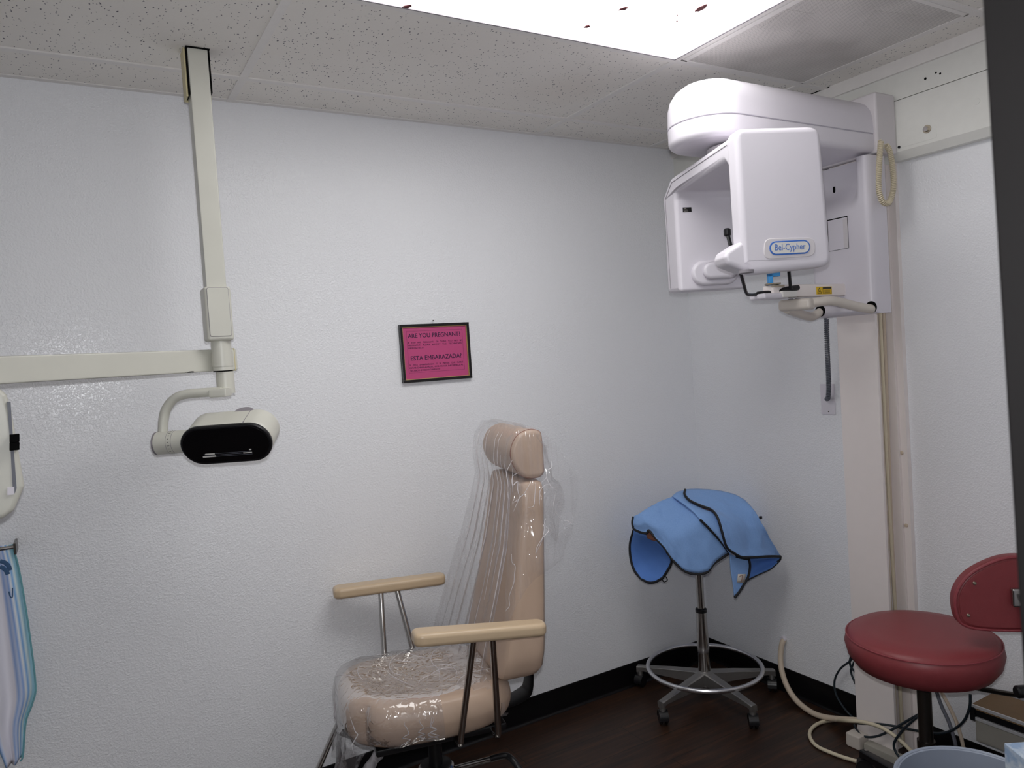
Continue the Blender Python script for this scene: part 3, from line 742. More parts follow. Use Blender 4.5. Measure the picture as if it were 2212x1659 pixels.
def seat_cover_fn(p):
    q = seat_fn(p); a = math.atan2(q.y, q.x)
    n_ = .010*noise.noise(V(q.x*9, q.y*9, q.z*9)) + .006*noise.noise(V(q.x*22, q.y*22, q.z*16))
    k = max(0, (q.x)/.26)
    q = q*(1.025+n_*2.2); q.z += .004+n_*.5*(q.z > 0)
    if q.z < -.02: q.x += .01*math.sin(a*17)*k; q.y += .01*math.sin(a*13)
    return q
tmp = BM(); rbox(tmp, (.54, .46, .15), .07, 22, None, seat_cover_fn)
dele = [f for f in tmp.faces if f.calc_center_median().x < -.2+.05*noise.noise(f.calc_center_median()*20) or (f.calc_center_median().z < -.045) or (f.calc_center_median().y < -.2 and f.calc_center_median().x < -.02)]
bmesh.ops.delete(tmp, geom=dele, context='FACES')
bmesh.ops.transform(tmp, matrix=SM, verts=tmp.verts[:]); merge(b, tmp)
# ragged skirt hanging from the front edge
n_ = 40; rows = []
for j in range(9):
    t_ = j/8; row = []
    for i in range(n_+1):
        k = i/n_; v = .23-.46*k; u0_ = .285-.05*abs(v/.23)**3
        drop = (.09+.10*max(0, 1-abs(k-.45)*2.2)+.03*noise.noise(V(k*9, 0, 0)))*t_
        row.append(b.verts.new(LC(u0_+.02*math.sin(k*33)*t_+.012*noise.noise(V(k*8, t_*3, 6))+.02*t_, v*(1-.25*t_), .425-drop)))
    rows.append(row)
for j in range(8):
    for i in range(n_): b.faces.new((rows[j][i], rows[j+1][i], rows[j+1][i+1], rows[j][i+1]))
bvh = BVHTree.FromBMesh(b); bc_ = BM()
def drape(pts, fr):
    o = []
    for u_, w_ in pts:
        if fr == 'top': hit = bvh.ray_cast(LC(u_, w_, .9), V(0, 0, -1))
        elif fr == 'near': hit = bvh.ray_cast(LC(u_, -.6, w_), s_)
        else: hit = bvh.ray_cast(LC(.8, u_, w_), -f_)
        if hit[0] is not None: o.append(hit[0]+hit[1]*(.0012 if hit[1].dot(CAM-hit[0]) > 0 else -.0012))
    return o
lines = []
for k in range(18):
    u_ = random.uniform(-.16, .24); w_ = random.uniform(-.19, .19); a = random.choice((random.gauss(PI/2, .5), random.gauss(.3, .4))); c_ = random.uniform(-5, 5); L_ = random.uniform(.06, .2)
    lines.append(([(u_+L_*q*math.cos(a+c_*q*L_*2), w_+L_*q*math.sin(a+c_*q*L_*2)) for q in [i/14 for i in range(15)]], 'top'))
for k in range(6):
    u_ = random.uniform(-.02, .2); lines.append(([(u_+.05*q*random.choice((1, -1))*.5, .49-.11*q) for q in [i/12 for i in range(13)]], 'near'))
for k in range(9):
    w_ = random.uniform(-.18, .2); c_ = random.uniform(-.05, .05); lines.append(([(w_+c_*q, .50-.1*q) for q in [i/12 for i in range(13)]], 'front'))
for pts, fr in lines:
    P_ = drape(pts, fr); n_ = len(P_)
    if n_ > 4 and max((a-c_).length for a, c_ in zip(P_, P_[1:])) < .05: sweep(bc_, spline(P_, 2), [.0005+.0012*math.sin(PI*i/((n_-1)*2)) for i in range((n_-1)*2+1)], 6)
sc_ = tag(obj('plastic_cover', b, 'film_seat', ang=180, recalc=False), 'crinkled clear plastic sheet stretched over the tan chair seat and hanging in front', 'plastic cover')
creases(sc_, bc_)
# white plastic sleeve gathered on the near footrest rail
b = BM(); rp = spline([LC(.15, -.14, .384), LC(.19, -.14, .368), LC(.29, -.14, .24), LC(.36, -.14, .15)], 6)
sweep(b, rp, [.012+.006*abs(math.sin(i*1.3)) for i in range(len(rp))], 12, caps=False); tag(obj('plastic_sleeve', b, 'film_loose', ang=180), 'torn clear plastic sleeve bunched around the near footrest rail', 'plastic sleeve')

# ================================================================== DRAFTING STOOL (under the blue apron)
SC = V(-.31, -.29, 0)
def caster(parent, p, yaw, rw=.028, hood='black_plastic'):
    M_ = rotz(yaw, (p.x, p.y, 0))
    b = BM(); cyl(b, M_ @ V(0, -.017, rw), M_ @ V(0, -.004, rw), rw, segs=22, bev=.004); cyl(b, M_ @ V(0, .004, rw), M_ @ V(0, .017, rw), rw, segs=22, bev=.004); cyl(b, M_ @ V(0, -.005, rw), M_ @ V(0, .005, rw), .008)
    c_ = obj('caster', b, hood, parent)
    b = BM(); hp = [(rw*1.06*math.cos(a), rw+rw*1.06*math.sin(a)) for a in [(-10+20*i)*PI/180 for i in range(11)]]; hp2 = [(x_*.8, rw+(y_-rw)*.8) for x_, y_ in hp]
    prism(b, hp+hp2[::-1], -.0185, .0185, M_ @ frame(V(1, 0, 0), V(0, 0, 1), V(0, -1, 0), V(0, 0, 0)), 0); obj('hood', b, hood, c_)
    b = BM(); cyl(b, M_ @ V(-.004, 0, rw*1.5), M_ @ V(-.004, 0, rw*2+.03), .006); obj('stem', b, 'chrome', c_)
def star(parent, ctr, r, a0, ztop, mat, w=.022, hubr=.036, ztip=.085, skip=()):
    hb = BM(); lathe(hb, [(0, ztop-.055), (hubr, ztop-.055), (hubr, ztop), (hubr*.8, ztop+.006), (0, ztop+.006)], Matrix.Translation(ctr), 30); h_ = obj('hub', hb, mat, parent)
    for k in range(5):
        a = a0+k*2*PI/5; d = V(math.cos(a), math.sin(a), 0); n_ = V(-d.y, d.x, 0); rt = r+.006
        b = BM(); q = []
        for (s0, wz, zt, zb) in ((.01, w*1.05, ztop+.003, ztop-.05), (rt*.45, w*.85, ztop-.006, ztop-.045), (rt*.93, w*.62, ztip, ztip-.02), (rt+.006, w*.62, ztip-.003, ztip-.03)):
            c0 = V(*ctr)+d*s0
            q.append([b.verts.new(c0+n_*x_+V(0, 0, z_)) for x_, z_ in ((-wz, zb), (wz, zb), (wz, zt-.004), (wz*.7, zt), (-wz*.7, zt), (-wz, zt-.004))])
        for A, B_ in zip(q, q[1:]):
            for i in range(6): b.faces.new((A[i], A[(i+1) % 6], B_[(i+1) % 6], B_[i]))
        b.faces.new(q[0][::-1]); b.faces.new(q[-1])
        c0 = V(*ctr)+d*r; cyl(b, c0+V(0, 0, .05), c0+V(0, 0, ztip-.004), .0125, segs=14)
        obj('leg', b, mat, parent)
        if k not in skip: caster(parent, c0, a+.9+k*1.7)
ST = thing('drafting_stool', SC, 'tall aluminium drafting stool with chrome foot ring in the room corner', 'stool')
star(ST, SC, .295, math.radians(190.6), .118, 'cast_alu', ztip=.098)
b = BM(); lathe(b, [(0, .12), (.027, .12), (.026, .2), (.0262, .205), (.0235, .3), (.021, .375), (0, .375)], Matrix.Translation(SC), 30); obj('sleeve', b, 'chrome', ST)
b = BM(); lathe(b, [(0, .375), (.024, .375), (.024, .388), (.019, .392), (0, .392)], Matrix.Translation(SC), 30); obj('collar', b, 'black_plastic', ST)
b = BM(); lathe(b, [(0, .39), (.0155, .39), (.0155, .75), (0, .75)], Matrix.Translation(SC), 24); obj('gas_rod', b, 'chrome', ST)
rc = SC+V(.0, .0, .138)
b = BM(); sweep(b, [rc+V(.237*math.cos(a), .237*math.sin(a), 0) for a in [2*PI*k/64 for k in range(64)]], .0095, 12, True); obj('foot_ring', b, 'chrome_bright', ST)
b = BM(); lathe(b, [(0, .75), (.14, .75), (.16, .757), (.166, .775), (.16, .797), (.13, .808), (0, .81)], Matrix.Translation(SC), 40); obj('seat', b, 'leather_brown', ST)
b = BM(); box(b, (-.07, -.05, .735), (.07, .05, .752), .004, Matrix.Translation(SC)); obj('seat_plate', b, 'black_plastic', ST)

# ================================================================== BLUE LEAD APRON
def ad_(x_, y_):
    """depth of the drape: bulges to the camera over the round seat"""
    kx = (x_-1522)/178
    return 3.19-.225*math.sqrt(max(0, 1-min(1, kx*kx)))*min(1, max(0, (y_-1050)/75))**.6+.05*max(0, (1120-y_)/70)
def AP(L_, off=0, n=7): 
    return spline([at(x_, y_, d=ad_(x_, y_)+off) for x_, y_ in L_], n)
A = thing('lead_apron', SC+V(0, 0, .83), 'blue lead apron with black piping thrown over the tall stool', 'apron')
wrk = lambda p, u, v: p+FH*(.016*noise.noise(V(p.x*13, p.y*13, p.z*6))+.007*noise.noise(V(p.x*34, p.y*34, p.z*14))+.003*noise.noise(p*70))*min(1, 6*u*(1-u)+6*v*(1-v))
def piping(parent, P, r=.0052): b = BM(); sweep(b, P, r, 8); return obj('piping', b, 'piping_black', parent)
# front-left panel
t1 = [(1368, 1116), (1382, 1110), (1410, 1092), (1440, 1078), (1470, 1068), (1492, 1060)]
r1 = [(1492, 1060), (1503, 1085), (1520, 1118), (1548, 1150), (1574, 1192)]
l1 = [(1368, 1116), (1366, 1130), (1369, 1143)]
bt1 = [(1369, 1143), (1384, 1150), (1397, 1152), (1402, 1146), (1416, 1162), (1436, 1184), (1455, 1212), (1478, 1233), (1502, 1240), (1527, 1236), (1543, 1217), (1574, 1196)]
b = BM(); coons(b, AP(t1), AP(r1), AP(bt1), AP(l1), 40, 26, wrk); fp = obj('front_panel', b, 'apron_blue', A, solid=.005, ang=180)
piping(fp, AP(l1)+AP(bt1)[1:])
# lining lobe at the left, seen under the fold
to = .06
t2 = [(1368, 1146), (1384, 1153), (1398, 1156), (1420, 1172), (1440, 1192)]
l2 = [(1368, 1146), (1361, 1175), (1362, 1205), (1370, 1232), (1384, 1250)]
b2_ = [(1384, 1250), (1400, 1258), (1416, 1257), (1432, 1248)]
r2 = [(1440, 1192), (1450, 1207), (1448, 1222), (1432, 1248)]
b = BM(); coons(b, AP(t2, to), AP(r2, to), AP(b2_, to), AP(l2, to), 18, 18, lambda p, u, v: p+FH*(.05*math.sin(PI*u)*math.sin(PI*v)+.006*noise.noise(p*25))); lp = obj('lining_flap', b, 'apron_lining', A, solid=.004, ang=180)
piping(lp, AP(l2, to)+AP(b2_, to)[1:]+AP(r2, to)[::-1][1:])
b = BM(); cyl(b, at(1430, 1245, d=3.1), at(1436, 1240, d=3.1), .009); sweep(b, spline([at(1434, 1244, d=3.1), at(1440, 1248, d=3.09), at(1441, 1254, d=3.09), at(1434, 1257, d=3.09), at(1430, 1250, d=3.1)], 5), .0022, 6); obj('loop', b, 'piping_black', lp)
b = BM(); coons(b, AP([(1394, 1148), (1404, 1140), (1412, 1150)], .02), AP([(1412, 1150), (1426, 1166)], .02), AP([(1398, 1162), (1412, 1168), (1426, 1166)], .03), AP([(1394, 1148), (1398, 1162)], .02), 8, 6); obj('strap', b, 'leather_brown', A, solid=.003, ang=180)
# folded middle strip between the panels
t3 = [(1452, 1072), (1462, 1062), (1480, 1059)]
r3 = [(1480, 1059), (1488, 1082), (1520, 1100), (1545, 1110), (1556, 1140), (1566, 1170), (1578, 1196)]
l3 = [(1452, 1072), (1472, 1086), (1495, 1104), (1512, 1122), (1530, 1140), (1556, 1168), (1576, 1196)]
bb3 = [(1576, 1196), (1577, 1197), (1578, 1196)]
b = BM(); coons(b, AP(t3, -.012), AP(r3, -.012), AP(bb3, -.012), AP(l3, -.012), 12, 30, lambda p, u, v: p-FH*.012*math.sin(PI*u)); fs = obj('folded_edge', b, 'apron_blue', A, solid=.004, ang=180)
piping(fs, AP(l3[3:], -.014))
# right panel
t4 = [(1480, 1058), (1510, 1057), (1550, 1060), (1585, 1068), (1608, 1080)]
r4 = [(1608, 1080), (1630, 1105), (1648, 1135), (1664, 1165), (1686, 1202)]
l4 = [(1480, 1058), (1479, 1068), (1490, 1081), (1515, 1093), (1536, 1101), (1550, 1118), (1560, 1150), (1570, 1182), (1590, 1198)]
b4 = [(1590, 1198), (1604, 1204), (1630, 1204), (1660, 1202), (1686, 1202)]
b = BM(); coons(b, AP(t4, -.03), AP(r4, -.02), AP(b4, -.03), AP(l4, -.03), 30, 30, wrk); rp_ = obj('right_panel', b, 'apron_blue', A, solid=.005, ang=180)
piping(rp_, AP(l4, -.035)+AP(b4, -.034)[1:])
# hanging corner at the right with the maker's tag
t5_ = [(1576, 1196), (1590, 1202), (1606, 1206), (1618, 1208)]
r5 = [(1618, 1208), (1620, 1224), (1616, 1246), (1606, 1264)]
l5 = [(1576, 1196), (1578, 1230), (1583, 1262), (1586, 1288)]
b5 = [(1586, 1288), (1592, 1282), (1600, 1274), (1606, 1264)]
b = BM(); coons(b, AP(t5_, .0), AP(r5, .0), AP(b5, .0), AP(l5, .0), 14, 18); cf = obj('corner_flap', b, 'apron_blue', A, solid=.004, ang=180)
piping(cf, AP(t5_[1:], -.004)+AP(r5, -.004)[1:]+AP([b5[-1], (1596, 1280), (1587, 1291)], -.004)[1:])
tq = [at(x_, y_, d=ad_(x_, y_)-.006) for x_, y_ in ((1594, 1240), (1611, 1240), (1609, 1260), (1592, 1258))]
b = BM(); vs = [b.verts.new(p) for p in tq]; b.faces.new(vs); tg_ = obj('care_tag', b, 'tag_white', cf, solid=.001); 
b = BM(); sweep(b, spline([tq[0].lerp(tq[1], .25).lerp(tq[3], .3)-FH*.002, tq[0].lerp(tq[1], .5).lerp(tq[2], .1)-FH*.002, tq[0].lerp(tq[2], .55)-FH*.002, tq[3].lerp(tq[2], .5)-FH*.002+V(0, 0, .004)], 5), .0011, 5); obj('tag_mark', b, 'leather_brown', tg_)
t6 = [(1604, 1206), (1630, 1207), (1660, 1205), (1686, 1204)]
r6 = [(1686, 1204), (1684, 1210), (1680, 1214)]
l6 = [(1604, 1206), (1610, 1230), (1606, 1258)]
b6 = [(1606, 1258), (1622, 1248), (1645, 1237), (1664, 1228), (1680, 1214)]
b = BM(); coons(b, AP(t6, .05), AP(r6, .03), AP(b6, .05), AP(l6, .05), 18, 12, lambda p, u, v: p+FH*.03*math.sin(PI*u)*math.sin(PI*v)); lf = obj('lining_flap', b, 'apron_lining', A, solid=.004, ang=180)
piping(lf, AP([(1686, 1203)], 0, 1)+AP(r6, .03)+AP(b6, .05)[::-1][1:])
# back part lying over the rear of the seat towards the corner
b = BM()
tb = [at(x_, y_, d=3.24) for x_, y_ in ((1372, 1118), (1440, 1082), (1500, 1060), (1560, 1062), (1608, 1082), (1660, 1160))]
bb_ = [SC+V(.24*math.cos(a)+.02, .24*math.sin(a), .62) for a in [math.radians(150-i*36) for i in range(6)]]
for q in bb_: q.x = min(q.x, -.02); q.y = min(q.y, -.02)
coons(b, spline(tb, 6), [spline(tb, 2)[-1], bb_[-1]], spline(bb_, 6), [tb[0], bb_[0]], 30, 14, lambda p, u, v: V(min(p.x, -.015), min(p.y, -.015), p.z)); obj('rear_drape', b, 'apron_blue', A, solid=.004, ang=180)
b = BM(); q = at(1643, 1118, d=3.2); box(b, (-.006, -.004, -.006), (.006, .004, .006), .001, Matrix.Translation(q)); obj('buckle', b, 'piping_black', A)

# ================================================================== PANORAMIC X-RAY MACHINE
XO = V(-.08, -.96, 0)
X_ = thing('panoramic_xray_unit', XO, 'tall white panoramic dental x-ray machine mounted on the right wall', 'x-ray machine')
b = BM(); box(b, (-.02, -1.06, 0), (0, -.84, 2.10), .001); bd = obj('wall_board', b, 'column_white', X_)
for x_, y_ in ((1948, 978), (1958, 1135)):
    p = at(x_, y_, x=-.02); b = BM(); lathe(b, [(.007, 0), (.006, .004), (0, .0055)], frame(V(0, 1, 0), V(0, 0, 1), V(-1, 0, 0), p), 14); obj('screw_cap', b, 'cable_beige', bd)
b = BM(); box(b, (-.13, -1.035, 0), (-.116, -.882, 2.12), .003); box(b, (-.118, -1.002, 0), (-.018, -.882, 2.12), .002); box(b, (-.032, -1.036, 0), (-.02, -1.0, 2.12), .001); obj('column', b, 'column_white', X_)
for k, (x_, dy) in enumerate(((-.105, 0), (-.088, .002), (-.066, -.002), (-.046, .003))):
    b = BM(); pts = [V(x_+.005*math.sin(z*3.1+k), -1.012+dy+.003*math.sin(z*2.3+2*k), z) for z in [.62*0+.02+i*.1 for i in range(17)]]
    sweep(b, spline(pts, 3), .0058, 8); obj('column_cable', b, 'cable_cream' if k % 2 == 0 else 'cable_beige', X_)
b = BM(); box(b, (-.099, -1.0195, .62), (-.094, -1.0175, .85), .0005); obj('dark_wire', b, 'black_plastic', X_)
b = BM(); box(b, (-.185, -.93, .0), (-.1305, -.872, .05), .006); obj('floor_foot', b, 'handle_cream', X_)
b = BM(); box(b, (-.17, -1.22, .0), (-.1305, -.934, .03), .004); obj('floor_plate', b, 'cabinet_grey', X_)
# column head
b = BM(); box(b, (-.16, -1.095, 2.115), (-.052, -.85, 2.318), .008, seg=3); obj('column_head', b, 'machine_grey', X_)
# overhead arm: stadium in plan, two shells with a seam
def arm_shell(levels, name):
    tip = V(-.79, -.955, 0); R0 = .128; xe = -.145; n_ = 22; b = BM(); rings = []
    for z, ins in levels:
        r = R0-ins; row = []
        row.append(V(xe, tip.y-r, z)); row.append(V(-.35, tip.y-r, z)); row.append(V(-.55, tip.y-r, z))
        for k in range(n_+1):
            a = -PI/2-PI*k/n_; row.append(V(tip.x+(r)*math.cos(a), tip.y+r*math.sin(a), z))
        row.append(V(-.55, tip.y+r, z)); row.append(V(-.35, tip.y+r, z)); row.append(V(xe, tip.y+r, z))
        rings.append([b.verts.new(p) for p in row])
    m_ = len(rings[0])
    for A_, B_ in zip(rings, rings[1:]):
        for k in range(m_): b.faces.new((A_[k], A_[(k+1) % m_], B_[(k+1) % m_], B_[k]))
    b.faces.new(rings[0]); b.faces.new(rings[-1])
    return obj(name, b, 'machine_white', X_, ang=50)
arm_shell([(2.119, .022), (2.121, .012), (2.127, .004), (2.137, 0), (2.176, 0), (2.178, .002)], 'arm_lower_shell')
arm_shell([(2.1765, .006), (2.1775, .006), (2.181, .0055), (2.1815, .001), (2.183, 0), (2.236, .003), (2.262, .011), (2.283, .026), (2.299, .05), (2.309, .08), (2.312, .11)], 'arm_upper_shell')
# rotating C-arm
e1 = V(.381, .924, 0).normalized(); e2 = V(.924, -.381, 0).normalized(); N0 = V(-.955, -1.215, 0); WD = .238
b = BM(); hubp = N0+e1*.30+e2*.12; cyl(b, hubp+V(0, 0, 2.06), hubp+V(0, 0, 2.112), .075, segs=36); obj('rotation_hub', b, 'machine_grey', X_)
MCa = frame(e1, V(0, 0, 1), e2, N0)     # local: s, z, across
zt, zb = 2.078, 1.692; SL = .612
outer = [(.045, zt), (SL-.085, zt), (SL-.0, zt-.05), (SL-.008, 1.90), (SL, 1.86), (SL, zb+.004), (SL-.115, zb), (SL-.118, 2.0), (SL-.135, 2.022), (.100, 2.022), (.078, 2.0), (.076, zb+.02), (.045, zb+.012)]
rs = [.02, .05, .03, .05, .05, .02, .012, .018, .02, .02, .02, .01, .01]
b = BM(); prism(b, round_poly(outer, rs, 5), 0, WD, MCa, .014, 4); ca_ = obj('c_arm', b, 'machine_white', X_, ang=50)
# seam along the arm's left side
sl = [(.055, 1.79), (.052, 2.04), (.075, zt-.018), (SL-.1, zt-.018), (SL-.03, zt-.06), (SL-.033, zb+.02)]
b = BM(); sweep(b, [MCa @ V(p.x, p.y, -.0004) for p in spline([(a, c_, 0) for a, c_ in sl], 1)], .0012, 5); obj('seam', b, 'seam_grey', ca_)
# near head cover (front box)
def head_fn(p):
    p = p.copy(); zz = (p.y+.19)/.38
    return p
b = BM(); fo = round_poly([(-.008, zb+.03), (-.010, zt+.006), (WD-.002, zt+.006), (WD+.01, zb+.075), (WD+.01, zb+.012), (.02, zb)], [.012, .028, .034, .03, .03, .03], 6)
prism(b, fo, -.062, .003, frame(e2, V(0, 0, 1), -e1, N0), .016, 5); hd2 = obj('front_cover', b, 'machine_white', X_, ang=50)
b = BM(); fl = round_poly([(.03, zb+.100), (-.010, zb+.088), (-.05, zb+.066), (-.057, zb+.050), (-.05, zb+.030), (.0, zb+.010), (.05, zb+.004)], [.0, .012, .014, .012, .02, .02, 0], 5)
prism(b, fl, -.082, -.002, frame(e2, V(0, 0, 1), -e1, N0), .012, 4); obj('side_lug', b, 'machine_white', hd2, ang=50)
b = BM(); prism(b, capsule(.05, .02, 8), -.055, .03, frame(e2, -e1, V(0, 0, -1), N0+e2*.0-e1*.0+V(0, 0, zb+.008))) if 0 else cyl(b, N0+e2*.0+V(0, 0, zb+.004), N0+e2*.0+V(0, 0, zb+.012), .02); obj('lug_shade', b, 'seam_grey', hd2)  # solid grey disc; shade of the lug's hollow is in its colour
# badge
BC = N0+e2*(WD*.53)+V(0, 0, zb+.066); Mb = frame(e2, V(0, 0, 1), -e1, BC-e1*.003)
b = BM(); prism(b, round_poly([(-.078, -.029), (.074, -.026), (.074, .024), (-.07, .028)], .022, 6), -.002, .0022, Mb, .002, 3); obj('badge_recess', b, 'machine_grey', hd2, ang=50)
b = BM(); prism(b, capsule(.118, .038, 12), .0, .004, Mb, .001, 2); bg = obj('badge_rim', b, 'label_blue', hd2)
b = BM(); prism(b, capsule(.110, .030, 12), .003, .0046, Mb); obj('badge', b, 'clear_acrylic', bg)
b = text_bm('Bel-Cypher', .0245, Mb @ Matrix.Translation((0, -.0065, .0048)), 'CENTER', width=.088); obj('badge_lettering', b, 'label_blue', bg, smooth=False)
# far head inner face: bump, sticker
Mi = frame(e2, V(0, 0, 1), -e1, N0+e1*(SL-.118))
b = BM(); prism(b, [(x_+.125, y_+1.750) for x_, y_ in capsule(.165, .085, 12)], -.01, .014, Mi, .012, 4); bp_ = obj('sensor_window', b, 'machine_white', ca_, ang=60)
b = BM(); prism(b, [(x_+.138, y_+1.755) for x_, y_ in capsule(.125, .058, 12)], .01, .03, Mi, .012, 4); obj('sensor_cap', b, 'machine_white', bp_, ang=60)
b = BM(); box(b, (.026, 1.957, 0), (.056, 1.972, .0012), 0, Mi); sk = obj('data_plate', b, 'black_plastic', ca_, smooth=False)
b = BM()
for k in range(3): box(b, (.029, 1.9595+.004*k, .0012), (.044-.003*k, 1.9603+.004*k, .0014), 0, Mi)
obj('plate_line', b, 'tag_white', sk, smooth=False)
# head-clamp knob on the near head's inner side
b = BM(); kp = at(1571, 502, d=2.28); cyl(b, kp-V(0, 0, .012), kp+V(0, 0, .012), .011, segs=20, bev=.004); sweep(b, [kp, at(1578, 530, d=2.27), at(1588, 560, d=2.26), at(1600, 592, d=2.28)], .006, 8); obj('temple_support', b, 'black_plastic', X_)
# carriage: scooped cover on the column
b = BM(); ny, nz_ = 44, 60; y0c, y1c = -1.08, -.84; z0c, z1c = 1.578, 2.110; GF = []
def sst(t): t = max(0, min(1, t)); return t*t*(3-2*t)
for j in range(nz_+1):
    z = z0c+(z1c-z0c)*j/nz_; row = []
    for i in range(ny+1):
        y = y0c+(y1c-y0c)*i/ny
        x = -.2+.058*sst((z-1.93)/.1)*sst((y+1.045)/.045)
        e = min(y-y0c, y1c-y); x += .022*(1-math.sqrt(max(0, 1-(1-min(1, e/.022))**2)))
        e = z-z0c; x += .02*(1-math.sqrt(max(0, 1-(1-min(1, e/.02))**2)))
        row.append(b.verts.new(V(x, y, z)))
    GF.append(row)
for j in range(nz_):
    for i in range(ny): b.faces.new((GF[j][i], GF[j][i+1], GF[j+1][i+1], GF[j+1][i]))
ed = [GF[0][i] for i in range(ny+1)]+[GF[j][ny] for j in range(1, nz_+1)]+[GF[nz_][i] for i in range(ny-1, -1, -1)]+[GF[j][0] for j in range(nz_-1, 0, -1)]
bk = [b.verts.new(V(-.105, v.co.y, v.co.z)) for v in ed]
for k in range(len(ed)): b.faces.new((ed[k], bk[k], bk[(k+1) % len(ed)], ed[(k+1) % len(ed)]))
cg = obj('carriage', b, 'machine_white', X_, ang=50)
p = at(1801, 410, x=-.2); q = V(-.12, p.y, 0)
p = at(1802, 410, x=-.1425); b = BM(); prism(b, capsule(.022, .0085, 6), 0, .002, frame(V(0, 0, 1), V(0, 1, 0), V(-1, 0, 0), V(-.1421, p.y, p.z))); obj('slot', b, 'black_gap', cg)
wa, wb_ = at(1787, 478, x=-.2), at(1834, 536, x=-.2)
b = BM(); prism(b, [(wa.y, wb_.z), (wb_.y, wb_.z+.0), (wb_.y, wa.z+.004), (wa.y, wa.z+.004)], .0, .0012, frame(V(0, 1, 0), V(0, 0, 1), V(-1, 0, 0), V(-.2, 0, 0))); obj('window_gap', b, 'black_gap', cg, smooth=False)
b = BM(); prism(b, [(wa.y-.003, wb_.z+.001), (wb_.y, wb_.z+.001), (wb_.y, wa.z), (wa.y-.003, wa.z)], .0, .0022, frame(V(0, 1, 0), V(0, 0, 1), V(-1, 0, 0), V(-.2, 0, 0))); obj('window_panel', b, 'machine_white', cg, smooth=False)
b = BM(); prism(b, [(wb_.y-.0, wb_.z+.001), (wb_.y+.017, wb_.z+.002), (wb_.y+.017, wa.z-.006), (wb_.y-.0, wa.z)], .0, .003, frame(V(0, 1, 0), V(0, 0, 1), V(-1, 0, 0), V(-.2, 0, 0))); obj('window_side', b, 'machine_grey', cg, smooth=False)
# hand grips
for hp_, pts in ((at(1772, 672, x=-.2), [at(1772, 674, x=-.197), at(1752, 684, x=-.24), at(1722, 676, x=-.36), at(1700, 668, x=-.44)]), (at(1882, 664, x=-.2), [at(1884, 668, x=-.197), at(1850, 662, x=-.26), at(1800, 650, x=-.36), at(1770, 652, x=-.40), at(1742, 656, x=-.43)])):
    b = BM(); sweep(b, spline(pts, 8), .0155, 16); hg = obj('hand_grip', b, 'handle_cream', X_)
    b = BM(); prism(b, [(.021*math.cos(a), .021*math.sin(a)) for a in [2*PI*k/24 for k in range(24)]], 0, .0012, frame(V(0, 1, 0), V(0, 0, 1), V(-1, 0, 0), V(-.2, hp_.y, hp_.z))); obj('grip_hole', b, 'black_gap', hg)
ga, gb = at(1695, 660, x=-.45), at(1745, 656, x=-.43)
gd = (gb-ga); gl_ = gd.length; gd.normalize(); gn = V(0, 0, 1).cross(gd).normalized(); gu = gd.cross(gn)
b = BM(); box(b, (-.012, -.03, -.02), (gl_+.02, .022, .018), .012, frame(gd, gn, gu, ga), seg=4); gk = obj('grip_block', b, 'handle_cream', X_)
b = BM()
for k in (.022, .046): cyl(b, ga+gd*k+gu*.012, ga+gd*k+gu*.021, .008, segs=16)
obj('grip_button', b, 'seam_grey', gk)
# chin-rest beam
cb0 = V(-.20, -.952, 1.672); cb1 = at(1636, 641, y=-.952); cdv = (cb1-cb0)
b = BM(); box(b, (cb1.x+.05, -.975, 1.648), (-.19, -.93, 1.69), .006); cb = obj('chin_beam', b, 'column_white', X_)
b = BM(); box(b, (cb1.x-.004, -.985, 1.643), (cb1.x+.115, -.92, 1.662), .007, seg=3); obj('chin_tray', b, 'machine_white', cb)
b = BM(); q = at(1697, 638, y=-.97); box(b, (q.x-.035, -.99, q.z-.008), (q.x+.035, -.93, q.z+.014), .004); obj('chin_cup', b, 'clear_acrylic', cb)
q0, q1 = at(1764, 636, y=-.9755), at(1796, 619, y=-.9755)
b = BM(); box(b, (q0.x, -.9765, q0.z), (q1.x, -.975, q1.z)); lb = obj('laser_label', b, 'label_yellow', cb, smooth=False)
Ml = frame(V(1, 0, 0), V(0, 0, 1), V(0, -1, 0), V(q0.x, -.9767, q0.z)); lw_, lh_ = q1.x-q0.x, q1.z-q0.z
b = BM()
for (a, c_) in (((.05, .12), (.17, .85)), ((.17, .85), (.30, .12)), ((.30, .12), (.05, .12))): sweep(b, [Ml @ V(a[0]*lw_, a[1]*lh_, 0), Ml @ V(c_[0]*lw_, c_[1]*lh_, 0)], .0008, 5)
ring(b, .40*lw_, .1*lh_, .96*lw_, .92*lh_, .001, 0, .0004, Ml); box(b, (.42*lw_, .7*lh_, 0), (.94*lw_, .9*lh_, .0004), 0, Ml); box(b, (.155*lw_, .3*lh_, 0), (.195*lw_, .5*lh_, .0004), 0, Ml)
for k in range(3): box(b, (.5*lw_, (.22+.14*k)*lh_, 0), (.86*lw_, (.26+.14*k)*lh_, .0004), 0, Ml)
obj('label_print', b, 'black_plastic', lb, smooth=False)
dc = 2.44
b = BM(); sweep(b, spline([at(1600, 590, d=2.3), at(1606, 612, d=2.34), at(1612, 632, d=2.38), at(1620, 637, d=2.40), at(1642, 636, d=dc)], 5), .0052, 8); obj('support_wire', b, 'black_plastic', X_)
b = BM(); sweep(b, spline([at(1704, 584, d=2.43), at(1706, 605, d=2.44), at(1708, 625, d=2.45)], 4), .0055, 8); obj('support_wire', b, 'black_plastic', X_)
b = BM(); sweep(b, spline([at(1636, 636, d=2.43), at(1660, 633, d=dc), at(1690, 627, d=2.45), at(1724, 621, d=2.47)], 5), [.009, .0095, .0095, .0095, .0095, .0085, .0065, .0065, .0065, .0065, .0085, .009, .0095, .0095, .0095, .009][:16], 10); obj('support_grip', b, 'black_plastic', X_)
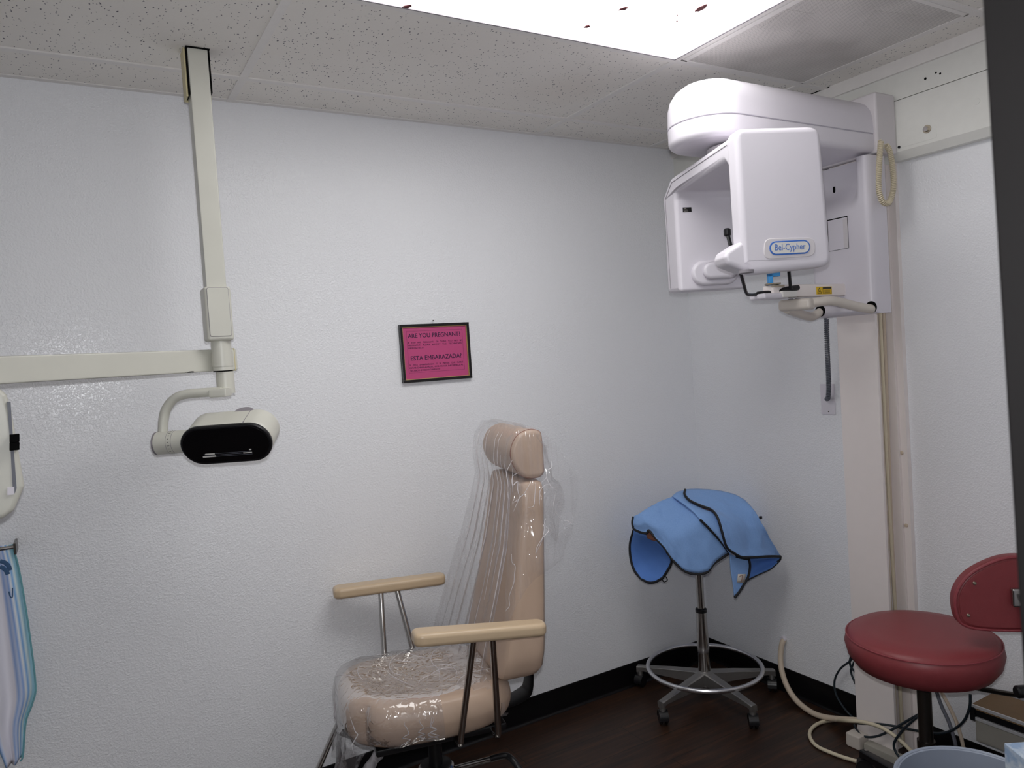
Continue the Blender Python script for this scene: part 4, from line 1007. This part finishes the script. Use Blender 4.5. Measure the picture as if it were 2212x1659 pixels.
b = BM(); q = at(1668, 602, d=2.44); box(b, (-.014, -.01, -.02), (.0, .01, .02), .002, frame(RH, FH, V(0, 0, 1), q)); box(b, (-.014, -.01, .006), (.024, .01, .022), .002, frame(RH, FH, V(0, 0, 1), q)); obj('bite_block', b, 'blue_plastic', X_)
b = BM(); q = at(1672, 613, d=2.44); box(b, (-.026, -.015, -.003), (.018, .015, .002), .001, frame(RH, FH, V(0, 0, 1), q)); box(b, (-.012, -.012, -.012), (.03, .012, -.006), .001, frame(RH, FH, V(0, 0, 1), q)); cyl(b, q-V(0, 0, .035), q, .005); obj('bite_holder', b, 'screw', X_)
# beige coiled cord looped from the arm's end
hp = [at(x_, y_, y=-1.11) for x_, y_ in ((1903, 304), (1900, 340), (1898, 385), (1900, 420), (1909, 438), (1921, 436), (1930, 405), (1928, 360), (1921, 325), (1914, 314))]
b = BM(); sweep(b, helix(hp, .0075, .0062, 8), .0026, 5); obj('coiled_cord', b, 'cable_cream', X_)

# wall plate and grey coiled cord of the hand switch
p0, p1 = at(1776, 893, x=0), at(1806, 897, x=0)
W_ = thing('wall_outlet_plate', (0, (p0.y+p1.y)/2, 1.204), 'white wall plate behind the x-ray column with grey coiled cord plugged in', 'wall plate')
b = BM(); box(b, (-.005, p1.y, 1.205), (0, p0.y, 1.325), .0015); obj('plate', b, 'machine_white', W_)
p = at(1790, 889, x=-.005); b = BM(); cyl(b, p, p-V(.001, 0, 0), .0025, segs=10); obj('plate_screw', b, 'dark_steel', W_)
b = BM(); hp = [at(1785, 688, x=-.10), at(1786, 730, x=-.10), at(1788, 780, x=-.085), at(1790, 830, x=-.05), at(1789, 858, x=-.03), at(1786, 862, x=-.012)]
sweep(b, helix(hp, .0072, .0072, 9), .0026, 5); obj('coiled_cord', b, 'cord_grey', W_)

# ================================================================== CABLES ON THE FLOOR
b = BM(); sweep(b, spline([at(1694, 1381, x=-.004), at(1689, 1392, x=-.02), at(1686, 1420, x=-.035), at(1689, 1450, x=-.05), at(1701, 1484, x=-.065), at(1722, 1515, x=-.08), at(1755, 1540, x=-.095), at(1790, 1551, x=-.1), at(1848, 1556, x=-.09), at(1870, 1560, x=-.07)], 8), .0115, 12)
co = obj('conduit_hose', b, 'cable_beige'); tag(co, 'thick beige flexible conduit curving from the wall down to the floor', 'conduit')
b = BM(); q = at(1694, 1380, x=0); cyl(b, q, q-V(.014, 0, 0), .014, segs=16, bev=.002); obj('wall_gland', b, 'machine_white', co)
b = BM(); fl_ = lambda x_, y_, z=.008: at(x_, y_, z=z)
sweep(b, spline([at(1990, 1648, x=-.19), at(1950, 1604, x=-.165), at(1905, 1572, x=-.155), at(1860, 1559, x=-.155), at(1830, 1557, x=-.16), at(1800, 1556, z=.012), fl_(1770, 1562), fl_(1752, 1576), fl_(1750, 1593), fl_(1765, 1612), fl_(1800, 1628), fl_(1835, 1640), fl_(1880, 1652)], 8), .0068, 10)
tag(obj('white_cable', b, 'cable_cream'), 'looped cream cable lying on the floor beside the x-ray column', 'cable')
b = BM(); sweep(b, spline([at(1842, 1418, x=-.03), at(1836, 1428, x=-.03), at(1815, 1445, x=-.03), at(1803, 1470, x=-.03), at(1806, 1500, x=-.035), at(1825, 1532, x=-.045), at(1845, 1552, x=-.05)], 8), .004, 8)
sweep(b, spline([at(1850, 1455, x=-.03), at(1838, 1440, x=-.028), at(1836, 1425, x=-.028), at(1842, 1412, x=-.03)], 8), .004, 8); sweep(b, spline([at(1848, 1478, x=-.03), at(1838, 1450, x=-.024), at(1845, 1430, x=-.03)], 8), .004, 8)
tag(obj('dark_cable', b, 'cable_dark'), 'thin dark green cable looping out behind the x-ray column', 'cable', 'thin dark cables')
b = BM(); sweep(b, spline([at(1846, 1558, x=-.12), at(1856, 1563, x=-.145), at(1900, 1564, x=-.145), at(1940, 1570, x=-.145), at(1990, 1580, x=-.145), at(2040, 1583, x=-.145), at(2078, 1562, x=-.155), at(2094, 1530, x=-.165), at(2096, 1500, x=-.165)], 8), .0042, 8)
tag(obj('dark_cable', b, 'cable_dark'), 'thin dark cable crossing the column foot towards the low cabinet', 'cable', 'thin dark cables')
b = BM(); sweep(b, spline([at(x_, y_, x=xx) for x_, y_, xx in ((1845, 1566, -.12), (1856, 1584, -.15), (1872, 1592, -.152), (1896, 1590, -.152), (1925, 1577, -.152), (1960, 1557, -.15), (1990, 1540, -.14), (2000, 1534, -.13), (1985, 1546, -.16), (1955, 1572, -.165), (1936, 1596, -.17), (1931, 1612, -.172), (1940, 1632, -.175), (1962, 1645, -.175), (2000, 1626, -.16))], 8), .0042, 8)
tag(obj('dark_cable', b, 'cable_dark'), 'thin dark cable bunched in loops in front of the x-ray column foot', 'cable', 'thin dark cables')
for k, (dx, lb) in enumerate(((0, 'left of two grey cables hanging under the red stool seat'), (16, 'right of two grey cables hanging under the red stool seat'))):
    b = BM(); sweep(b, spline([at(2020+dx*.5, 1485, x=-.06), at(2034+dx, 1525, x=-.06), at(2050+dx, 1560, x=-.08), at(2062+dx, 1600, x=-.1), at(2070+dx, 1640, x=-.1)], 6), .006, 8); tag(obj('hanging_cable', b, 'cable_beige' if k else 'cord_grey'), lb, 'cable')

# ================================================================== RED STOOL
RS = V(-.396, -1.312, 0)
R_ = thing('assistant_stool', RS, 'dark red vinyl stool with curved backrest at lower right', 'stool')
b = BM(); lathe(b, [(0, .485), (.1, .485), (.155, .488), (.188, .503), (.207, .53), (.2145, .562), (.208, .589), (.190, .604), (.145, .611), (0, .612)], Matrix.Translation(RS), 56); se = obj('seat', b, 'red_vinyl', R_, ang=80)
b = BM(); sweep(b, [RS+V(.2088*math.cos(a), .2088*math.sin(a), .5895) for a in [2*PI*k/72 for k in range(72)]], .0022, 6, True); obj('piping', b, 'red_vinyl_edge', se)
b = BM(); box(b, (-.09, -.07, .463), (.09, .07, .486), .006, Matrix.Translation(RS)); obj('seat_plate', b, 'black_plastic', R_)
b = BM(); cyl(b, RS+V(0, 0, .12), RS+V(0, 0, .47), .02); cyl(b, RS+V(0, 0, .10), RS+V(0, 0, .27), .0255); obj('gas_post', b, 'dark_steel', R_)
star(R_, RS, .30, math.radians(70.5), .115, 'black_plastic')
# backrest, seen from behind
bc = at(2206, 1286, d=2.08); bh = (RH*.985-FH*.17).normalized(); bn = -bh.cross(V(0, 0, 1)); bn = bn if bn.dot(FH) < 0 else -bn
bkp = [(-.170, -.045), (-.152, -.085), (-.08, -.1), (.08, -.1), (.152, -.085), (.170, -.045), (.166, .01), (.13, .062), (.06, .1), (.0, .11), (-.06, .1), (-.13, .062), (-.166, .01)]
bk2 = [(p.x, p.y) for p in spline([(x_, y_, 0) for x_, y_ in bkp], 4, True)]
Mk = frame(bh, V(0, 0, 1), bn, bc)
b = BM(); prism(b, bk2, -.045, .0, Mk, .014, 4); bkr = obj('backrest', b, 'red_vinyl', R_, ang=60)
b = BM(); sweep(b, [Mk @ V(x_*.985, y_*.98, -.001) for x_, y_ in bk2], .004, 8, True); obj('piping', b, 'red_vinyl_edge', bkr)
b = BM(); prism(b, [(x_*.93, y_*.9) for x_, y_ in bk2], -.003, .002, Mk, .001); obj('back_panel', b, 'red_vinyl', bkr)
for x_, y_ in ((-.118, .036), (-.138, -.055), (.118, .036), (.138, -.055)):
    b = BM(); lathe(b, [(.0055, 0), (.004, .003), (0, .004)], Mk @ Matrix.Translation((x_, y_, .002)), 12); obj('screw', b, 'screw', bkr)
b = BM(); box(b, (-.03, -.028, .002), (.04, .024, .02), .006, Mk, 3); cyl(b, Mk @ V(-.012, -.004, .024), Mk @ V(.05, .012, .024), .014, segs=20); obj('bracket', b, 'chrome', R_)
b = BM(); j0 = Mk @ V(.012, -.01, .022); sweep(b, spline([j0, j0-V(0, 0, .10), j0-V(0, 0, .22)-bn*.0, j0-V(0, 0, .275)-bn*.03, V(j0.x, j0.y, .47)*.55+V(RS.x, RS.y, .47)*.45, V(RS.x, RS.y, .472)], 7), .01, 10, flat=(.006, .016, tuple(bn))); obj('support_bar', b, 'dark_steel', R_)
b = BM(); q = at(2206, 1494, d=2.06); cyl(b, q-RH*.015, q+RH*.03, .017, segs=18, bev=.004); obj('adjusting_knob', b, 'black_plastic', R_)

# ================================================================== LOW CABINET, BIN, BOX
cx = -.15; cc = at(2100, 1520, x=cx)
K = thing('low_cabinet', (cx/2, -1.7, 0), 'low grey cabinet with brown top and chrome edge strips behind red stool', 'cabinet')
ye = cc.y; zt_ = cc.z
b = BM(); box(b, (cx-.004, YF+.1, zt_-.014), (-.014, ye, zt_)); obj('top', b, 'laminate_brown', K, smooth=False)
b = BM(); box(b, (cx+.004, YF+.1, zt_-.118), (-.014, ye-.006, zt_-.014)); obj('body', b, 'cabinet_grey', K, smooth=False)
b = BM(); box(b, (-.1, YF+.14, 0), (-.016, ye-.1, zt_-.118)); obj('plinth', b, 'black_plastic', K, smooth=False)
b = BM(); box(b, (cx-.008, YF+.1, zt_-.008), (cx-.003, ye+.002, zt_+.002), .0008); obj('edge_strip', b, 'strip_metal', K, smooth=False)
b = BM(); box(b, (cx-.004, YF+.1, zt_-.034), (cx+.004, ye-.004, zt_-.014)); obj('drawer_gap', b, 'black_plastic', K, smooth=False)
b = BM(); box(b, (cx-.009, YF+.12, zt_-.046), (cx, ye-.012, zt_-.036), .001); obj('drawer_pull', b, 'strip_metal', K, smooth=False)
b = BM(); box(b, (cx-.012, ye-.012, zt_-.05), (cx+.01, ye+.003, zt_-.006), .003); obj('corner_cap', b, 'black_plastic', K)
b = BM(); box(b, (cx-.003, YF+.12, zt_-.112), (cx+.004, ye-.012, zt_-.05), .001); obj('drawer_front', b, 'cabinet_grey', K, smooth=False)
wc = V(-.886, -1.717, 0)
WB = thing('waste_bin', wc, 'grey plastic waste bin with wide rim at the bottom right edge', 'waste bin')
b = BM(); lathe(b, [(0, .006), (.105, .006), (.146, .496), (.152, .5), (.156, .497), (.155, .488), (.149, .486), (.11, .0), (0, 0)], Matrix.Translation(wc), 48); obj('bucket', b, 'bin_grey', WB, ang=50)
b = BM(); lathe(b, [(.150, .482), (.157, .484), (.1575, .498), (.153, .502), (.149, .499), (.150, .482)], Matrix.Translation(wc), 48); obj('rim', b, 'bin_grey', WB, ang=50)
b = BM(); pc = at(2032, 1668, z=.44); pc = V(pc.x, pc.y, .44)
pc = wc+V(-.055, -.02, .415)
bmesh.ops.create_icosphere(b, subdivisions=4, radius=1)
for v in b.verts:
    n_ = 1+.16*noise.noise(v.co*2.2)+.07*noise.noise(v.co*5)
    v.co = V(v.co.x*.062, v.co.y*.062, v.co.z*.045)*n_+pc
tag(obj('crumpled_paper', b, 'paper_towel', ang=180), 'crumpled off-white paper lying in the grey waste bin', 'paper')
b = BM(); bmesh.ops.create_icosphere(b, subdivisions=3, radius=1)
for v in b.verts: v.co = V(v.co.x*.12, v.co.y*.12, v.co.z*.20)*(1+.1*noise.noise(v.co*3))*.9+wc+V(0, 0, .20)
tag(obj('bin_liner', b, 'black_plastic', ang=180), 'dark filled bin bag inside the grey waste bin', 'bin bag')
bl = at(2165, 1602, z=.67)
ct = thing('side_cart', (bl.x+.1, bl.y-.16, 0), 'low white side cart just below the bottom right corner', 'cart')
ca0 = bl+V(-.0, .0, 0); Mq = frame(RH, -FH, V(0, 0, 1), V(bl.x, bl.y, 0))
b = BM(); box(b, (-.01, -.0, .505), (.42, .36, .53), .004, Mq); obj('top', b, 'machine_grey', ct)
for x_ in (.02, .39):
    for y_ in (.03, .33):
        b = BM(); cyl(b, Mq @ V(x_, y_, 0), Mq @ V(x_, y_, .506), .012); obj('leg', b, 'chrome', ct)
GB = thing('glove_box', Mq @ V(.09, .06, .53), 'pale blue cardboard glove box at the bottom right corner', 'box')
b = BM(); box(b, (.0, .005, .531), (.2, .125, .67), .002, Mq); gb_ = obj('carton', b, 'box_print', GB)
b = BM(); prism(b, capsule(.09, .035, 8), .670, .6708, Mq @ Matrix.Translation((.1, .065, 0))); obj('opening', b, 'tag_white', gb_)

# ================================================================== LEFT EDGE: CONTROL BOX, HOOK, STRIPED APRON
d_ = 1.66
Q = lambda x_, y_, o=0: at(x_, y_, d=d_+o)
pc0 = Q(0, 980)
CB = thing('control_box', pc0, 'beige control box with black slider knob hanging at left edge', 'control box')
zt2, zb2 = Q(0, 838).z, Q(0, 1122).z
cen = Q(0, 980); BF = cen-CAM; BF.z = 0; BF.normalize(); BR = V(BF.y, -BF.x, 0); CL = math.cos(math.atan(1106/FPX))
Q = lambda x_, y_, o=0: at(x_, y_, x=0) if 0 else CAM+ray(x_, y_)*(((cen-CAM).dot(BF)+o)/ray(x_, y_).dot(BF))
po = [(-.2, zb2), (-.005, zb2+.0), (.016, zb2+.014), (.040, zb2+.066), (.028, zt2-.05), (.022, zt2-.016), (.01, zt2-.001), (-.2, zt2+.006)]
b = BM(); prism(b, round_poly(po, [.01, .012, .02, .012, .02, .014, .012, .01], 4), -.05, .0, frame(BR, V(0, 0, 1), -BF, V(cen.x, cen.y, 0)), .012, 4); cbx = obj('case', b, 'cream_yellowed' if 0 else 'cream_plastic', CB)
b = BM(); ps = [Q(x_, y_, -.002) for x_, y_ in ((15, 868), (23, 868), (29, 960), (36, 1055), (32, 1066), (28, 1066), (22, 960))]
lo = [b.verts.new(p) for p in ps]; hi = [b.verts.new(p+BF*.012) for p in ps]; b.faces.new(lo); b.faces.new(hi[::-1])
for k in range(len(ps)): b.faces.new((lo[k], lo[(k+1) % len(ps)], hi[(k+1) % len(ps)], hi[k]))
obj('slider_slot', b, 'cord_grey', cbx, smooth=False)
b = BM(); q = Q(31, 955, -.01); box(b, (-.009, -.012, -.0175), (.0095, .014, -.0006), .001, frame(BR, BF, UU, q)); box(b, (-.009, -.012, .0006), (.0095, .014, .0175), .001, frame(BR, BF, UU, q)); obj('slider_knob', b, 'black_gap', cbx)
b = BM(); q = Q(24, 1060, -.003); box(b, (-.007, -.001, -.009), (.006, .003, .008), 0, frame(BR, BF, UU, q)); obj('white_label', b, 'machine_white', cbx, smooth=False)
b = BM(); hp0 = cen-BR*.14+BF*.05; cyl(b, V(hp0.x, hp0.y, zt2-.01), V(hp0.x, hp0.y, 1.60), .012); obj('hanger', b, 'cream_plastic', CB)
# wall hook
hk = thing('wall_hook', at(14, 1186, y=0), 'small chrome rail bracket on the wall above the striped apron', 'hook')
hz = at(20, 1186, y=-.07).z; xr = at(33, 1186, y=-.07).x
b = BM(); box(b, (xr-.003, -.085, hz-.016), (xr+.003, 0, hz+.016), .001); box(b, (xr-.11, -.085, hz-.016), (xr-.104, 0, hz+.016), .001); obj('bracket', b, 'dark_steel', hk)
b = BM(); cyl(b, (xr-.12, -.07, hz+.004), (xr, -.07, hz+.004), .006); obj('rail', b, 'chrome', hk)
b = BM(); yc = -.07
O = lambda x_, y_, y=yc: at(x_, y_, y=y)
topl = [V(xr-.12, yc, hz+.012), V(xr-.06, yc, hz+.013), V(xr-.006, yc, hz+.012)]
rt_ = [topl[-1], O(40, 1225), O(52, 1290), O(64, 1370), O(77, 1480), O(70, 1520), O(56, 1560), O(50, 1630), O(44, 1644)]
lt = [topl[0], topl[0]+V(.0, 0, -.2), topl[0]+V(.02, 0, -.5), O(8, 1650)]
bt_ = [O(8, 1650), O(24, 1650), O(36, 1648), O(44, 1644)]
coons(b, spline(topl, 5), spline(rt_, 5), spline(bt_, 5), spline(lt, 5), 26, 44, lambda p, u, v: p+V(0, .016*math.sin(u*13+v*2)*min(1, v*5)-.012*math.sin(u*5)*v, 0), uv=True)
sa = obj('striped_apron', b, 'striped', solid=.002, ang=180); tag(sa, 'blue and white striped cloth apron hanging from the wall rail at left edge', 'apron')
for c_ in ([(0, 1212), (10, 1215), (18, 1222), (22, 1232)], [(0, 1224), (8, 1228), (14, 1234), (17, 1241)]): b = BM(); sweep(b, spline([O(x_, y_, yc-.03) for x_, y_ in c_], 5), .003, 6, flat=(.0055, .001, (0, 0, 1))); obj('print_motif', b, 'stripe_ink', sa)
for c_ in ([(19, 1278), (22, 1288), (25, 1291), (27, 1287), (27, 1270)],): b = BM(); sweep(b, spline([O(x_, y_, yc-.03) for x_, y_ in c_], 4), .0016, 6); obj('print_motif', b, 'stripe_ink', sa)
b = BM(); sweep(b, spline(rt_, 6), .0022, 6); obj('hem', b, 'teal_hem', sa)

# ================================================================== LIGHT
def area(name, loc, sx, sy, w, col=(1, .98, .96), rot=(0, 0, 0)):
    l_ = bpy.data.lights.new(name, 'AREA'); l_.shape = 'RECTANGLE'; l_.size = sx; l_.size_y = sy; l_.energy = w; l_.color = col
    o = bpy.data.objects.new(name, l_); COL.objects.link(o); o.location = loc; o.rotation_euler = rot; return o
area('hall_fill', (-2.4, -3.6, H-.02), 1.2, .6, 8)  # unseen lamp added in the hall for fill through the doorway
fl = bpy.data.lights.new('camera_flash', 'AREA'); fl.shape = 'RECTANGLE'; fl.size = .03; fl.size_y = .02; fl.energy = 13.5; fl.color = (.96, .97, 1)
fo_ = bpy.data.objects.new('camera_flash', fl); COL.objects.link(fo_); fm = m.copy(); fm.translation = CAM+UU*.055+FF*.02; fo_.matrix_world = fm
w = bpy.data.worlds.new('world'); scn.world = w; w.use_nodes = True
bg_ = w.node_tree.nodes['Background']; bg_.inputs[0].default_value = (.5, .5, .52, 1); bg_.inputs[1].default_value = .05
cy = scn.cycles
cy.max_bounces = 7; cy.diffuse_bounces = 4; cy.glossy_bounces = 3; cy.transmission_bounces = 2; cy.transparent_max_bounces = 10
cy.caustics_reflective = False; cy.caustics_refractive = False; cy.use_adaptive_sampling = True; cy.adaptive_threshold = .05; cy.adaptive_min_samples = 16
scn.view_settings.view_transform = 'Standard'; scn.view_settings.look = 'None'; scn.view_settings.gamma = 1; scn.view_settings.exposure = 0
scn.view_settings.use_curve_mapping = False
for o in bpy.data.objects:
    if '_o' in o: del o['_o']
